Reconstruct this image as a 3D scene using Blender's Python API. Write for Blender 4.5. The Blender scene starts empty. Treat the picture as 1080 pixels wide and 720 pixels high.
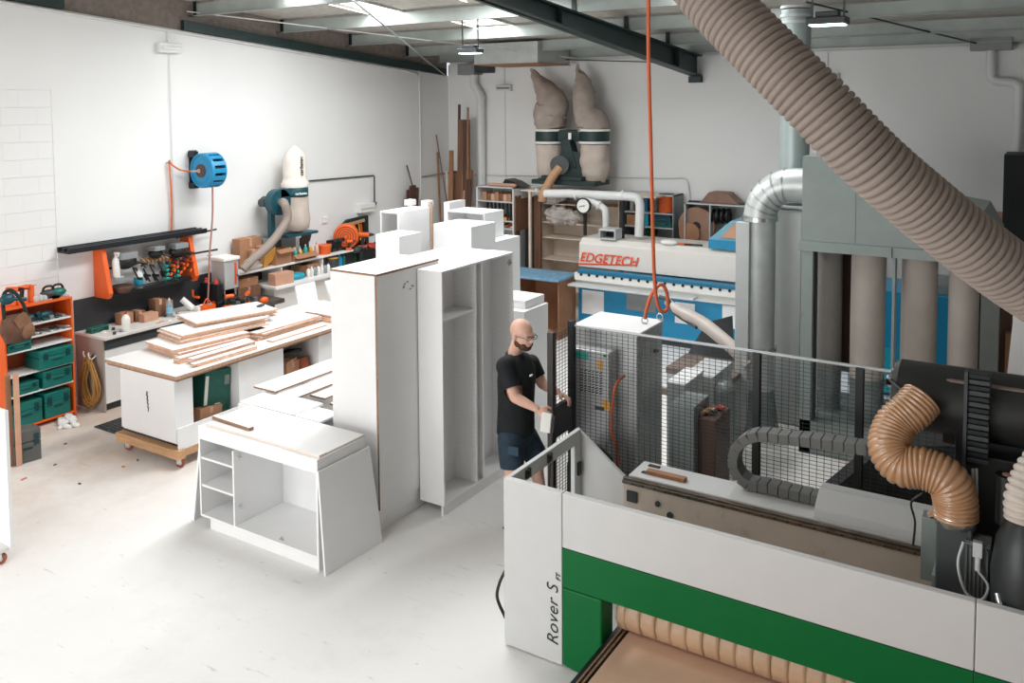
import bpy, math, random
from mathutils import Matrix, Vector
random.seed(7)
C = bpy.context.scene.collection
PI = math.pi
V = Vector

# ---------------------------------------------------------------- camera model (true room metres, Z up)
FPX, PX0, PY0, EYE = 916.0, 540.0, 166.0, 3.6
_y, _p, _r = math.radians(32), math.radians(3.5), math.radians(0.35)
cf = V((-math.sin(_y)*math.cos(_p), math.cos(_y)*math.cos(_p), -math.sin(_p)))
_cr = V((math.cos(_y), math.sin(_y), 0)); _cu = _cr.cross(cf)
cr = _cr*math.cos(_r) - _cu*math.sin(_r); cu = _cu*math.cos(_r) + _cr*math.sin(_r)
CO = V((0, 0, EYE))
def at(px, py, X=None, Y=None, Z=None, D=None):
    """the point of the room seen at a spot of the photograph, on a known plane (or at depth D)"""
    d = cf + cr*((px-PX0)/FPX) - cu*((py-PY0)/FPX)
    if D is not None: return CO + d*D
    if X is not None: t = (X-CO.x)/d.x
    elif Y is not None: t = (Y-CO.y)/d.y
    else: t = (Z-CO.z)/d.z
    return CO + d*t
camd = bpy.data.cameras.new('camera'); cam = bpy.data.objects.new('camera', camd); C.objects.link(cam)
cam.matrix_world = Matrix.Translation(CO) @ Matrix((cr, cu, -cf)).transposed().to_4x4()
camd.sensor_width = 36; camd.lens = FPX/1080*36; camd.shift_y = -(360-PY0)/1080; camd.clip_start = 0.05
bpy.context.scene.camera = cam

# ---------------------------------------------------------------- materials
def lin(h):
    if isinstance(h, str):
        h = [int(h[i:i+2], 16)/255 for i in (0, 2, 4)]
    return tuple(((c/12.92) if c <= .04045 else ((c+.055)/1.055)**2.4) for c in h)
MATS = {}
def mat(name, col, rough=.5, metal=0, var=.06, scale=6, bump=0, bscale=40, spec=.5, trans=0, alpha=1, emit=None, estr=0, col2=None, dirt=None, coat=0, kind='noise', stretch=(1,1,1)):
    if name in MATS: return MATS[name]
    m = bpy.data.materials.new(name); m.use_nodes = True; nt = m.node_tree; N = nt.nodes; L = nt.links
    b = N['Principled BSDF']; c = lin(col)
    b.inputs['Roughness'].default_value = rough; b.inputs['Metallic'].default_value = metal
    b.inputs['Specular IOR Level'].default_value = spec
    if coat: b.inputs['Coat Weight'].default_value = coat
    tc = N.new('ShaderNodeTexCoord'); mp = N.new('ShaderNodeMapping'); mp.inputs['Scale'].default_value = stretch
    L.new(tc.outputs['Object'], mp.inputs['Vector'])
    if kind == 'noise':
        n = N.new('ShaderNodeTexNoise'); n.inputs['Scale'].default_value = scale; n.inputs['Detail'].default_value = 5
        fac = n.outputs['Fac']
    elif kind == 'wave':
        n = N.new('ShaderNodeTexWave'); n.inputs['Scale'].default_value = scale; n.inputs['Distortion'].default_value = 2.5; n.inputs['Detail'].default_value = 3
        fac = n.outputs['Fac']
    L.new(mp.outputs['Vector'], n.inputs['Vector'])
    r = N.new('ShaderNodeValToRGB'); L.new(fac, r.inputs['Fac'])
    lo = lin(col2) if col2 else tuple(max(0, x*(1-var)) for x in c); hi = c if col2 else tuple(min(1, x*(1+var*.6)) for x in c)
    r.color_ramp.elements[0].position = .3; r.color_ramp.elements[1].position = .7
    r.color_ramp.elements[0].color = (*lo, 1); r.color_ramp.elements[1].color = (*hi, 1)
    out = r.outputs['Color']
    if dirt:   # stains with a shape of their own: (colour, scale, threshold, strength)
        dn = N.new('ShaderNodeTexNoise'); dn.inputs['Scale'].default_value = dirt[1]; dn.inputs['Detail'].default_value = 8; dn.inputs['Roughness'].default_value = .65
        L.new(tc.outputs['Object'], dn.inputs['Vector'])
        dr = N.new('ShaderNodeValToRGB'); dr.color_ramp.elements[0].position = dirt[2]; dr.color_ramp.elements[1].position = min(1, dirt[2]+.12)
        dr.color_ramp.elements[0].color = (0,0,0,1); dr.color_ramp.elements[1].color = (dirt[3],)*3+(1,)
        L.new(dn.outputs['Fac'], dr.inputs['Fac'])
        mx = N.new('ShaderNodeMixRGB'); L.new(dr.outputs['Color'], mx.inputs['Fac']); L.new(out, mx.inputs['Color1']); mx.inputs['Color2'].default_value = (*lin(dirt[0]), 1)
        out = mx.outputs['Color']
    L.new(out, b.inputs['Base Color'])
    if bump:
        bn = N.new('ShaderNodeTexNoise'); bn.inputs['Scale'].default_value = bscale; bn.inputs['Detail'].default_value = 4
        L.new(mp.outputs['Vector'], bn.inputs['Vector'])
        bp = N.new('ShaderNodeBump'); bp.inputs['Strength'].default_value = bump; bp.inputs['Distance'].default_value = .02
        L.new(bn.outputs['Fac'], bp.inputs['Height']); L.new(bp.outputs['Normal'], b.inputs['Normal'])
    if trans: b.inputs['Transmission Weight'].default_value = trans
    if alpha < 1: b.inputs['Alpha'].default_value = alpha
    if emit: b.inputs['Emission Color'].default_value = (*lin(emit), 1); b.inputs['Emission Strength'].default_value = estr
    MATS[name] = m
    return m
mWHITE = mat('white_melamine', 'ECECEC', .42, var=.015)
mWHITE2 = mat('white_board_soft', 'E6E4E1', .5, var=.03)
mEDGE = mat('particle_edge', 'C9A48C', .8, var=.25, scale=60)
mEDGED = mat('particle_edge_dark', '96745C', .85, var=.3, scale=60)
mCHIP = mat('chipboard', 'B8957C', .8, var=.3, scale=50)
mPINE = mat('pine', 'C79B72', .6, scale=4, var=.2, stretch=(1,8,8))
mPINEL = mat('pale_pine', 'DCCDBD', .6, var=.08, scale=8)
mBROWN = mat('brown_timber', '7C5743', .6, var=.3, scale=5, stretch=(3,3,.3))
mBROWN2 = mat('dark_brown_timber', '5A3F33', .6, var=.3, scale=5, stretch=(3,3,.3))
mTAN = mat('tan_board', '9C6F4F', .7, var=.15)
mCARD = mat('cardboard', 'A87B5C', .85, var=.1)
mCARD2 = mat('pale_cardboard', 'C79A80', .85, var=.1)
mGREENM = mat('machine_green', '00632F', .45, var=.03, spec=.2)
mGALV = mat('galvanised_steel', 'AEB3B2', .38, .75, var=.18, scale=9, bump=.05)
mGALVD = mat('galvanised_steel_dull', '8F9896', .5, .4, var=.15, scale=6)
mFILT = mat('grey_green_paint', '97A29F', .5, var=.06, dirt=('7A6F68', 3, .62, .5))
mBLACK = mat('black_plastic', '17191A', .45, var=.2)
mBLACKM = mat('black_metal', '22262A', .4, .3, var=.2)
mDGREY = mat('dark_grey_paint', '3C4042', .5, var=.1)
mGREY = mat('mid_grey_paint', '8A8D8E', .5, var=.06)
mLGREY = mat('light_grey_paint', 'C4C7C7', .45, var=.04)
mMACH = mat('machine_white', 'CBCBCA', .38, var=.02)
mBEAMC = mat('beige_casting', 'CDBFB2', .55, var=.1, scale=3, dirt=('93735C', 4, .6, .6))
mSTEEL = mat('bright_steel', 'C9CCCC', .25, .9, var=.1)
mDGREEN = mat('dark_green_steel', '1D3332', .5, var=.15)
mTEAL = mat('teal_plastic', '0E6B62', .4, var=.08)
mTEALB = mat('bright_teal', '2BB3A5', .4, var=.08)
mTEALD = mat('dark_teal_metal', '134A56', .4, var=.1)
mORANGE = mat('orange_paint', 'EB6420', .45, var=.06)
mORNG2 = mat('orange_hose', 'D96A3E', .5, var=.1)
mRED = mat('red_plastic', 'B83A2C', .45, var=.1)
mYEL = mat('yellow_plastic', 'E0A33C', .5, var=.1)
mBLUE = mat('reel_blue', '1E8DBE', .4, var=.08)
mEBLUE = mat('edger_blue', '1487B4', .4, var=.04)
mSLOT = mat('blue_bench_top', '6F98B4', .6, var=.25, scale=12, dirt=('C8D4DC', 9, .62, .7))
mFELT = mat('bag_fabric', 'A79A91', .95, var=.12, bump=.5, bscale=9)
mFELTL = mat('bag_fabric_light', 'C6B8AD', .95, var=.1, bump=.4, bscale=9)
mCREAM = mat('cream_cotton', 'E4DCD3', .9, var=.05, bump=.4, bscale=10)
mFBAG = mat('filter_sock', 'C4BAB1', .9, var=.08, scale=4, bump=.3, bscale=120)
mHOSEG = mat('grey_ribbed_hose', '978980', .6, var=.08)
mHOSEB = mat('amber_hose', 'B98C66', .25, var=.12, spec=.8, coat=.6)
mHOSEP = mat('pale_hose', 'C9BEB3', .5, var=.08)
mPVC = mat('white_pvc', 'DCDDDC', .35, var=.03)
mSKIN = mat('skin', 'E0B19C', .55, var=.06, scale=14)
mSHIRT = mat('black_cotton', '14181B', .85, var=.25, bump=.3, bscale=14)
mDENIM = mat('blue_denim', '243746', .85, var=.3, scale=16, bump=.3, bscale=30)
mBEARD = mat('beard', '5C3B2C', .9, var=.3, scale=60)
mLENS = mat('glass', 'E8F0F2', .05, trans=.9, var=0)
mROPE = mat('ochre_hose', 'B08040', .5, var=.15)
mMDF = mat('mdf_sheet', 'D3AE94', .7, var=.05, scale=3)
mLEAF = mat('brown_leather', '6B4A3A', .7, var=.3, scale=12, bump=.3)
mTEALG = mat('teal_green_box', '1F5F52', .6, var=.15)
mCURT = mat('tan_curtain_vinyl', 'C4A283', .45, var=.08, scale=5)
mBLUET = mat('turquoise_plastic', '1A9FB8', .35, var=.05)
mSILV = mat('silver_paint', 'BDBFBF', .35, .3, var=.05)
mPAPER = mat('paper_label', 'ECEBE6', .7, var=.02)
mINK = mat('black_ink', '202326', .7, var=.05)
mORINK = mat('orange_ink', 'E8552F', .6, var=.03)
mCLEAR = mat('clear_plastic', 'C9DCE4', .15, trans=.6, var=.02)
mSCREEN = mat('lit_screen', '2B8FC0', .3, emit='4FB4E0', estr=.8)

# ---------------------------------------------------------------- mesh builder
class MB:
    def __init__(s, xf=None): s.v=[]; s.f=[]; s.m=[]; s.s=[]; s.xf = xf
    def add(s, vs, fs, mi=0, smooth=False, xf=None):
        o = len(s.v)
        for p in vs:
            p = V(p)
            if xf is not None: p = xf @ p
            if s.xf is not None: p = s.xf @ p
            s.v.append(p)
        for k, f in enumerate(fs):
            s.f.append([i+o for i in f]); s.m.append(mi[k] if isinstance(mi, (list, tuple)) else mi); s.s.append(smooth)
        return s
    def box(s, x0, y0, z0, x1, y1, z1, m=0, side=None, xf=None):
        if x0>x1: x0,x1=x1,x0
        if y0>y1: y0,y1=y1,y0
        if z0>z1: z0,z1=z1,z0
        vs=[(x0,y0,z0),(x1,y0,z0),(x1,y1,z0),(x0,y1,z0),(x0,y0,z1),(x1,y0,z1),(x1,y1,z1),(x0,y1,z1)]
        fs=[(0,3,2,1),(4,5,6,7),(0,1,5,4),(1,2,6,5),(2,3,7,6),(3,0,4,7)]
        mi=m if side is None else [m,m,side,side,side,side]
        return s.add(vs, fs, mi, False, xf)
    def cbox(s, c, size, R=None, m=0, side=None):
        c=V(c); X=Matrix.Translation(c) @ (R.to_4x4() if R is not None else Matrix.Identity(4))
        a,b,d=size[0]/2,size[1]/2,size[2]/2
        return s.box(-a,-b,-d,a,b,d,m,side,X)
    def bar(s, p0, p1, w, h=None, up=(0,0,1), m=0):
        p0=V(p0); p1=V(p1); d=p1-p0; L=d.length; d.normalize(); u=V(up)
        if abs(d.dot(u))>.99: u=V((0,1,0))
        x=d.cross(u).normalized(); u=x.cross(d)
        R=Matrix((x,d,u)).transposed()
        return s.cbox((p0+p1)/2,(w,L,h or w),R,m)
    def ring(s, c, R, r, n, ry=None):
        return [c + R @ V((math.cos(2*PI*i/n)*r, math.sin(2*PI*i/n)*(ry or r), 0)) for i in range(n)]
    def cyl(s, p0, p1, r0, r1=None, n=16, m=0, caps=True):
        p0=V(p0); p1=V(p1); r1=r0 if r1 is None else r1
        R=(p1-p0).to_track_quat('Z','Y').to_matrix()
        a=s.ring(p0,R,r0,n); b=s.ring(p1,R,r1,n)
        s.add(a+b,[(i,(i+1)%n,n+(i+1)%n,n+i) for i in range(n)],m,True)
        if caps: s.add(a,[tuple(range(n-1,-1,-1))],m); s.add(b,[tuple(range(n))],m)
        return s
    def tube(s, pts, r, n=10, m=0, closed=False, caps=True, ry=None):
        pts=[V(p) for p in pts]; K=len(pts)
        rs=r if isinstance(r,(list,tuple)) else [r]*K
        T=[]
        for i in range(K):
            a=pts[i-1] if (i>0 or closed) else pts[i]; b=pts[(i+1)%K] if (i<K-1 or closed) else pts[i]
            T.append((b-a).normalized())
        u=T[0].orthogonal().normalized(); vs=[]
        for i in range(K):
            u=(u-T[i]*u.dot(T[i])).normalized(); w=T[i].cross(u)
            for k in range(n):
                an=2*PI*k/n; vs.append(pts[i]+u*math.cos(an)*rs[i]+w*math.sin(an)*rs[i])
        fs=[]
        for i in range(K if closed else K-1):
            j=(i+1)%K
            for k in range(n): fs.append((i*n+k,i*n+(k+1)%n,j*n+(k+1)%n,j*n+k))
        s.add(vs,fs,m,True)
        if caps and not closed:
            s.add(vs[:n],[tuple(range(n-1,-1,-1))],m); s.add(vs[-n:],[tuple(range(n))],m)
        return s
    def lathe(s, prof, c=(0,0,0), R=None, n=20, m=0, sx=1, sy=1):
        c=V(c); vs=[]; K=len(prof)
        for (r,z) in prof:
            for k in range(n):
                p=V((r*math.cos(2*PI*k/n)*sx, r*math.sin(2*PI*k/n)*sy, z)); vs.append(c+(R@p if R is not None else p))
        fs=[(i*n+k,i*n+(k+1)%n,(i+1)*n+(k+1)%n,(i+1)*n+k) for i in range(K-1) for k in range(n)]
        s.add(vs,fs,m,True)
        if prof[0][0]>1e-4: s.add(vs[:n],[tuple(range(n-1,-1,-1))],m)
        if prof[-1][0]>1e-4: s.add(vs[-n:],[tuple(range(n))],m)
        return s
    def prism(s, poly, lo, hi, axis='Y', m=0, side=None):
        """poly in the plane across the axis: 'Y' -> (x,z), 'X' -> (y,z), 'Z' -> (x,y)"""
        def P(a,b,t): return {'Y':(a,t,b),'X':(t,a,b),'Z':(a,b,t)}[axis]
        n=len(poly); ar=sum(poly[i][0]*poly[(i+1)%n][1]-poly[(i+1)%n][0]*poly[i][1] for i in range(n))
        if (ar<0) != (axis=='Y'): poly=poly[::-1]
        vs=[P(a,b,lo) for a,b in poly]+[P(a,b,hi) for a,b in poly]
        fs=[tuple(range(n-1,-1,-1)),tuple(range(n,2*n))]+[(i,(i+1)%n,n+(i+1)%n,n+i) for i in range(n)]
        return s.add(vs,fs,([m,m]+[side]*n) if side is not None else m)
    def ell(s, c, r, R=None, n=16, k=10, m=0):
        prof=[(max(1e-5,math.sin(PI*i/k)),-math.cos(PI*i/k)) for i in range(k+1)]
        X=Matrix.Translation(V(c)) @ (R.to_4x4() if R is not None else Matrix.Identity(4)) @ Matrix.Diagonal((*r,1))
        vs=[X@V((a*math.cos(2*PI*j/n),a*math.sin(2*PI*j/n),z)) for a,z in prof for j in range(n)]
        fs=[(i*n+j,i*n+(j+1)%n,(i+1)*n+(j+1)%n,(i+1)*n+j) for i in range(k) for j in range(n)]
        return s.add(vs,fs,m,True)
    def mesh(s, name, inv=None):
        me=bpy.data.meshes.new(name)
        me.from_pydata([tuple(inv@p) if inv is not None else tuple(p) for p in s.v],[],s.f)
        me.polygons.foreach_set('material_index',s.m); me.polygons.foreach_set('use_smooth',s.s); me.update()
        return me
WM={}
def obj(B, name, m, parent=None, bev=0, inv=None, loc=None):
    if parent is not None: inv=WM[parent.name].inverted()
    elif loc is None:
        xs=[p.x for p in B.v]; ys=[p.y for p in B.v]; zs=[p.z for p in B.v]
        loc=V(((min(xs)+max(xs))/2,(min(ys)+max(ys))/2,min(zs)))
    if parent is None: inv=Matrix.Translation(-V(loc))
    me=B.mesh(name,inv); o=bpy.data.objects.new(name,me); C.objects.link(o)
    for x in (m if isinstance(m,(list,tuple)) else [m]): me.materials.append(x)
    if parent is not None: o.parent=parent; WM[o.name]=WM[parent.name].copy()
    else: o.location=loc; WM[o.name]=Matrix.Translation(V(loc))
    if bev:
        md=o.modifiers.new('bevel','BEVEL'); md.width=bev; md.segments=2; md.limit_method='ANGLE'
    return o
def tag(o, label, cat, group=None, kind=None):
    o['label']=label; o['category']=cat
    if group: o['group']=group
    if kind: o['kind']=kind
    return o
def thing(name, label, cat, loc=(0,0,0), rz=0, group=None):
    o=bpy.data.objects.new(name,None); C.objects.link(o); o.location=loc; o.rotation_euler=(0,0,rz); o.empty_display_size=.1
    WM[o.name]=Matrix.Translation(V(loc))@Matrix.Rotation(rz,4,'Z')
    return tag(o,label,cat,group)
def solo(B, name, m, label, cat, group=None, bev=0): return tag(obj(B,name,m,None,bev),label,cat,group)
def struct(B, name, m, bev=0):
    o=obj(B,name,m,None,bev,loc=(0,0,0)); o['kind']='structure'; return o
def copy_tree(root, loc, rz=None, label=None, group=None):
    r=root.copy(); C.objects.link(r); r.location=loc
    if rz is not None: r.rotation_euler=(0,0,rz)
    WM[r.name]=Matrix.Translation(V(loc))@Matrix.Rotation(r.rotation_euler.z,4,'Z')
    if label: r['label']=label
    if group: r['group']=group
    for ch in list(root.children):
        c=ch.copy(); C.objects.link(c); c.parent=r
        for g in list(ch.children):
            d=g.copy(); C.objects.link(d); d.parent=c
    return r
def spl(pts, k=8, closed=False):
    pts=[V(p) for p in pts]; n=len(pts); out=[]
    for i in range(n if closed else n-1):
        p1=pts[i]; p2=pts[(i+1)%n]; p0=pts[i-1] if (i>0 or closed) else p1*2-p2; p3=pts[(i+2)%n] if (i+2<n or closed) else p2*2-p1
        for j in range(k):
            t=j/k; out.append(.5*((2*p1)+(p2-p0)*t+(2*p0-5*p1+4*p2-p3)*t*t+(3*p1-p0-3*p2+p3)*t**3))
    if not closed: out.append(pts[-1])
    return out
def resample(pts, step):
    out=[pts[0]]; acc=0
    for a,b in zip(pts,pts[1:]):
        L=(b-a).length; pos=0
        while acc+(L-pos)>=step:
            pos+=step-acc; acc=0; out.append(a+(b-a)*(pos/L))
        acc+=L-pos
    return out
def ribhose(B, pts, r, pitch, amp, n=24, sub=6, m=0, shape=None):
    P=resample(spl(pts,16),pitch/sub); rs=[]
    for i in range(len(P)):
        t=(i%sub)/sub; rs.append(r-amp+amp*2*(abs(math.sin(PI*t))**.6 if shape is None else shape(t)))
    return B.tube(P,rs,n,m)
def text(s, size, M, m, name, parent, ext=.002, shear=0, bold=0, sp=1, align='LEFT'):
    cu_=bpy.data.curves.new(name,'FONT'); cu_.body=s; cu_.size=size; cu_.extrude=ext; cu_.shear=shear; cu_.offset=bold; cu_.space_character=sp; cu_.align_x=align
    t=bpy.data.objects.new(name+'_tmp',cu_); C.objects.link(t); bpy.context.view_layer.update()
    me=bpy.data.meshes.new_from_object(t.evaluated_get(bpy.context.evaluated_depsgraph_get())); bpy.data.objects.remove(t)
    me.transform(WM[parent.name].inverted()@M); me.materials.clear(); me.materials.append(m)
    o=bpy.data.objects.new(name,me); C.objects.link(o); o.parent=parent; WM[o.name]=WM[parent.name].copy(); return o
def frame(o, x, y):
    x=V(x).normalized(); y=V(y).normalized(); z=x.cross(y)
    M=Matrix((x,y,z)).transposed().to_4x4(); M.translation=V(o); return M
RZ=lambda a: Matrix.Rotation(a,3,'Z')
def R3(rx=0,ry=0,rz=0): return (Matrix.Rotation(rz,3,'Z')@Matrix.Rotation(ry,3,'Y')@Matrix.Rotation(rx,3,'X'))
# ---------------------------------------------------------------- room
WX, BY, FY, RX = -9.95, 13.62, -3.0, 5.0
ztop=lambda y: 4.37+.0765*(BY-y)              # top of rafters / underside of purlins
def wallmat(name, blocks):
    m=mat(name,'EBEBEA',.75,var=.025,scale=.7,bump=.04,bscale=18)
    nt=m.node_tree; N=nt.nodes; L=nt.links; b=N['Principled BSDF']
    if blocks:
        tc=N.new('ShaderNodeTexCoord'); mp=N.new('ShaderNodeMapping'); mp.inputs['Rotation'].default_value=(PI/2,0,PI/2) if blocks=='x' else (PI/2,0,0)
        br=N.new('ShaderNodeTexBrick'); br.inputs['Scale'].default_value=1; br.inputs['Brick Width'].default_value=.4; br.inputs['Row Height'].default_value=.2; br.inputs['Mortar Size'].default_value=.004
        sp=N.new('ShaderNodeSeparateXYZ'); cb=N.new('ShaderNodeCombineXYZ')
        L.new(tc.outputs['Object'],sp.inputs[0]); L.new(sp.outputs['Y' if blocks=='x' else 'X'],cb.inputs[0]); L.new(sp.outputs['Z'],cb.inputs[1]); L.new(cb.outputs[0],br.inputs['Vector'])
        bp=N.new('ShaderNodeBump'); bp.invert=True; bp.inputs['Strength'].default_value=1.0; bp.inputs['Distance'].default_value=.012
        L.new(br.outputs['Fac'],bp.inputs['Height']); L.new(bp.outputs['Normal'],b.inputs['Normal'])
    return m
mWALL=wallmat('wall_paint_smooth',None); mBLOCK=wallmat('wall_paint_block','x')
mSOFF=mat('raw_concrete_strip','8B8078',.9,var=.2,scale=14,bump=.3)
zl=lambda y: 4.787-.0785*(y-5.34)              # painted edge of left wall
B=MB(); B.prism([(5.78,0),(BY+.2,0),(BY+.2,zl(BY)),(5.78,zl(5.78))],WX-.2,WX,'X'); struct(B,'wall_left',mWALL)
B=MB(); B.prism([(FY,0),(5.78,0),(5.78,3.8),(FY,3.86)],WX-.2,WX-.012,'X'); struct(B,'wall_left_block',mBLOCK)
B=MB(); B.prism([(FY,3.86),(5.78,3.8),(5.78,zl(5.78)),(FY,zl(FY))],WX-.2,WX,'X'); struct(B,'wall_left_lintel',mWALL)
B=MB(); B.prism([(FY,zl(FY)),(BY,zl(BY)),(BY,ztop(BY)+.28),(FY,ztop(FY)+.28)],WX-.2,WX-.03,'X'); struct(B,'trim_1',mSOFF)
B=MB(); B.box(WX,BY,0,RX+.2,BY+.2,4.37); B.box(WX,BY+.05,4.37,RX,BY+.2,4.62); struct(B,'wall_back',mWALL)
B=MB(); B.prism([(FY,0),(BY,0),(BY,ztop(BY)+.28),(FY,ztop(FY)+.28)],RX,RX+.2,'X'); struct(B,'wall_right',mWALL)
# front wall behind the camera with the roller door opening
dx0,dx1,dz=-9.0,-3.0,3.9
B=MB(); B.box(WX,FY-.2,0,dx0,FY,5.9); B.box(dx1,FY-.2,0,RX,FY,5.9); B.box(dx0,FY-.2,dz,dx1,FY,5.9); struct(B,'wall_front',mWALL)
# floor: painted slab with scuffs, dust and footprints
mFLOOR=mat('painted_floor','ECEBE9',.5,var=.03,scale=.8,bump=.03,bscale=30)
nt=mFLOOR.node_tree; N=nt.nodes; L=nt.links; b=N['Principled BSDF']
def layer(col, scale, thr, st, prev, stretch=(1,1,1), width=.1, mask=None):
    tc=N.new('ShaderNodeTexCoord'); mp=N.new('ShaderNodeMapping'); mp.inputs['Scale'].default_value=stretch; L.new(tc.outputs['Object'],mp.inputs[0])
    n=N.new('ShaderNodeTexNoise'); n.inputs['Scale'].default_value=scale; n.inputs['Detail'].default_value=9; n.inputs['Roughness'].default_value=.7; L.new(mp.outputs[0],n.inputs['Vector'])
    r=N.new('ShaderNodeValToRGB'); r.color_ramp.elements[0].position=thr; r.color_ramp.elements[1].position=min(1,thr+width); r.color_ramp.elements[0].color=(0,0,0,1); r.color_ramp.elements[1].color=(st,st,st,1)
    L.new(n.outputs['Fac'],r.inputs['Fac']); f=r.outputs['Color']
    if mask:
        sp=N.new('ShaderNodeSeparateXYZ'); L.new(tc.outputs['Object'],sp.inputs[0])
        mr=N.new('ShaderNodeMapRange'); mr.inputs['From Min'].default_value=mask[1]; mr.inputs['From Max'].default_value=mask[2]; L.new(sp.outputs[mask[0]],mr.inputs['Value'])
        mu=N.new('ShaderNodeMath'); mu.operation='MULTIPLY'; L.new(f,mu.inputs[0]); L.new(mr.outputs[0],mu.inputs[1]); f=mu.outputs[0]
    mx=N.new('ShaderNodeMixRGB'); L.new(f,mx.inputs['Fac']); L.new(prev,mx.inputs['Color1']); mx.inputs['Color2'].default_value=(*lin(col),1)
    return mx.outputs['Color']
o=b.inputs['Base Color'].links[0].from_socket
o=layer('CDB7A6',.7,.30,.95,o,mask=('X',-6.3,-8.2),width=.3)
o=layer('D9CABE',.9,.42,.6,o,mask=('Y',4.6,7.0),width=.3)
o=layer('D6D3D0',1.7,.52,.35,o,width=.2)
o=layer('8E8880',9,.66,.55,o,width=.05)
o=layer('A79C92',3,.62,.45,o,stretch=(1,6,1),width=.06)
L.new(o,b.inputs['Base Color'])
B=MB(); B.box(WX-.2,FY-.2,-.15,RX+.2,BY+.2,0); struct(B,'floor',mFLOOR)
# concrete joint lines are shallow grooves in the slab: thin dark sealant strips
# roof sheets with openings for translucent skylights
mROOF=mat('foil_roof_lining','C2BDB5',.7,.05,var=.3,scale=18,bump=.5,bscale=26,stretch=(.5,3,1))
mPURL=mat('galvanised_purlin','A3AAA6',.5,.2,var=.12,scale=5)
mSKY=mat('translucent_skylight','F4F4F0',.5,emit='F6F8F8',estr=1.6)
sky=[(-6.35,-5.35,5.6,9.1),(-8.2,-7.6,7.6,9.6),(-4.6,-4.0,-1.0,1.5),(-3.5,-3.0,8.6,10.3),(-7.45,-6.75,10.05,10.9)]
zr=lambda y: ztop(y)+.2
ys=sorted({FY-.2,BY+.2,*[s_[2] for s_ in sky],*[s_[3] for s_ in sky]}); xs=sorted({WX-.2,RX+.2,*[s_[0] for s_ in sky],*[s_[1] for s_ in sky]})
B=MB(); nc=0
for i in range(len(xs)-1):
    for j in range(len(ys)-1):
        cx,cy=(xs[i]+xs[i+1])/2,(ys[j]+ys[j+1])/2
        if any(a<cx<b_ and c<cy<d for a,b_,c,d in sky): continue
        B.prism([(ys[j],zr(ys[j])),(ys[j+1],zr(ys[j+1])),(ys[j+1],zr(ys[j+1])+.05),(ys[j],zr(ys[j])+.05)],xs[i],xs[i+1],'X')
struct(B,'ceiling',mROOF)
for k,(a,b_,c,d) in enumerate(sky):
    B=MB(); B.prism([(c,zr(c)+.02),(d,zr(d)+.02),(d,zr(d)+.04),(c,zr(c)+.04)],a,b_,'X'); struct(B,f'window_{k+1}',mSKY)
    B=MB()
    for X_ in (a,b_): B.prism([(c,zr(c)-.03),(d,zr(d)-.03),(d,zr(d)+.02),(c,zr(c)+.02)],X_-.02,X_+.02,'X')
    struct(B,f'trim_{k+10}',mROOF)
# purlins
py_=[13.35,12.35,10.86,9.36,7.8,6.3,4.8,3.3,1.8,.3,-1.2,-2.7]
for y in py_:
    B=MB(); z=ztop(y)
    B.box(WX,y-.004,z,RX,y+.004,z+.17); B.box(WX,y-.06,z,RX,y,z+.008); B.box(WX,y,z+.162,RX,y+.06,z+.17)
    o=struct(B,'roof_purlin',mPURL)
# main rafters (haunched I beams)
def rafter(x):
    B=MB()
    def zb(y): return ztop(y)-.33+.0255*(y-8)*-1+ .02
    for (lo,hi,w) in ((0,.018,.16),(1,1,.16)):
        pass
    y0,y1=FY,BY-.02
    bz=lambda y: ztop(y)-.30-.0*(BY-y)+(-.02*(8-y) if y<8 else 0)*0 - .012*(BY-y)*-1*0
    t=lambda y: ztop(y)
    D=lambda y: 4.04-.10*(y-13.52)      # underside
    B.prism([(y0,D(y0)),(y1,D(y1)),(y1,D(y1)+.02),(y0,D(y0)+.02)],x-.09,x+.09,'X')
    B.prism([(y0,t(y0)-.02),(y1,t(y1)-.02),(y1,t(y1)),(y0,t(y0))],x-.09,x+.09,'X')
    B.prism([(y0,D(y0)+.02),(y1,D(y1)+.02),(y1,t(y1)-.02),(y0,t(y0)-.02)],x-.006,x+.006,'X')
    B.box(x-.1,y1-.12,D(y1)-.1,x+.1,y1,D(y1)); 
    for y in (8.9,12.6,5.2): B.box(x-.085,y,D(y)+.02,x+.085,y+.01,t(y)-.02)
    return struct(B,'roof_rafter',mDGREEN)
rafter(-4.95); rafter(1.2)
B=MB()
for (a,b_) in ((-3,5.95),(7.6,13.5)):
    B.prism([(a,zl(a)+.01),(b_,zl(b_)+.01),(b_,zl(b_)+.14),(a,zl(a)+.14)],WX-.02,WX+.05,'X')
struct(B,'wall_channel',mDGREEN)
# cleats on the rafter
for y in py_[1:6]:
    for x in (-4.95,WX+.03):
        B=MB(); B.box(x-.03,y-.015,ztop(y),x+.03,y-.005,ztop(y)+.2); B.box(x-.03,y-.1,ztop(y)-.005,x+.03,y-.005,ztop(y)+.004); struct(B,'purlin_cleat',mBLACKM)
# steel brace rods
def rod(p0,p1,r,m,name,label): 
    B=MB(); B.cyl(p0,p1,r,n=8); o=struct(B,name,m); return o
rod(at(197,12,X=WX+.05),at(606,61,Y=BY-.4),.008,mPVC,'brace_rod','')
rod(at(372,0,Z=4.75),at(470,80,X=WX+.1),.012,mGREY,'brace_rod','')
rod(at(560,62,Y=BY-.45),at(712,66,Y=BY-.5),.01,mDGREY,'brace_rod','')
rod(at(850,2,Y=10.2),at(1035,47,Y=BY-.2),.012,mDGREY,'brace_rod','')
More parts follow.
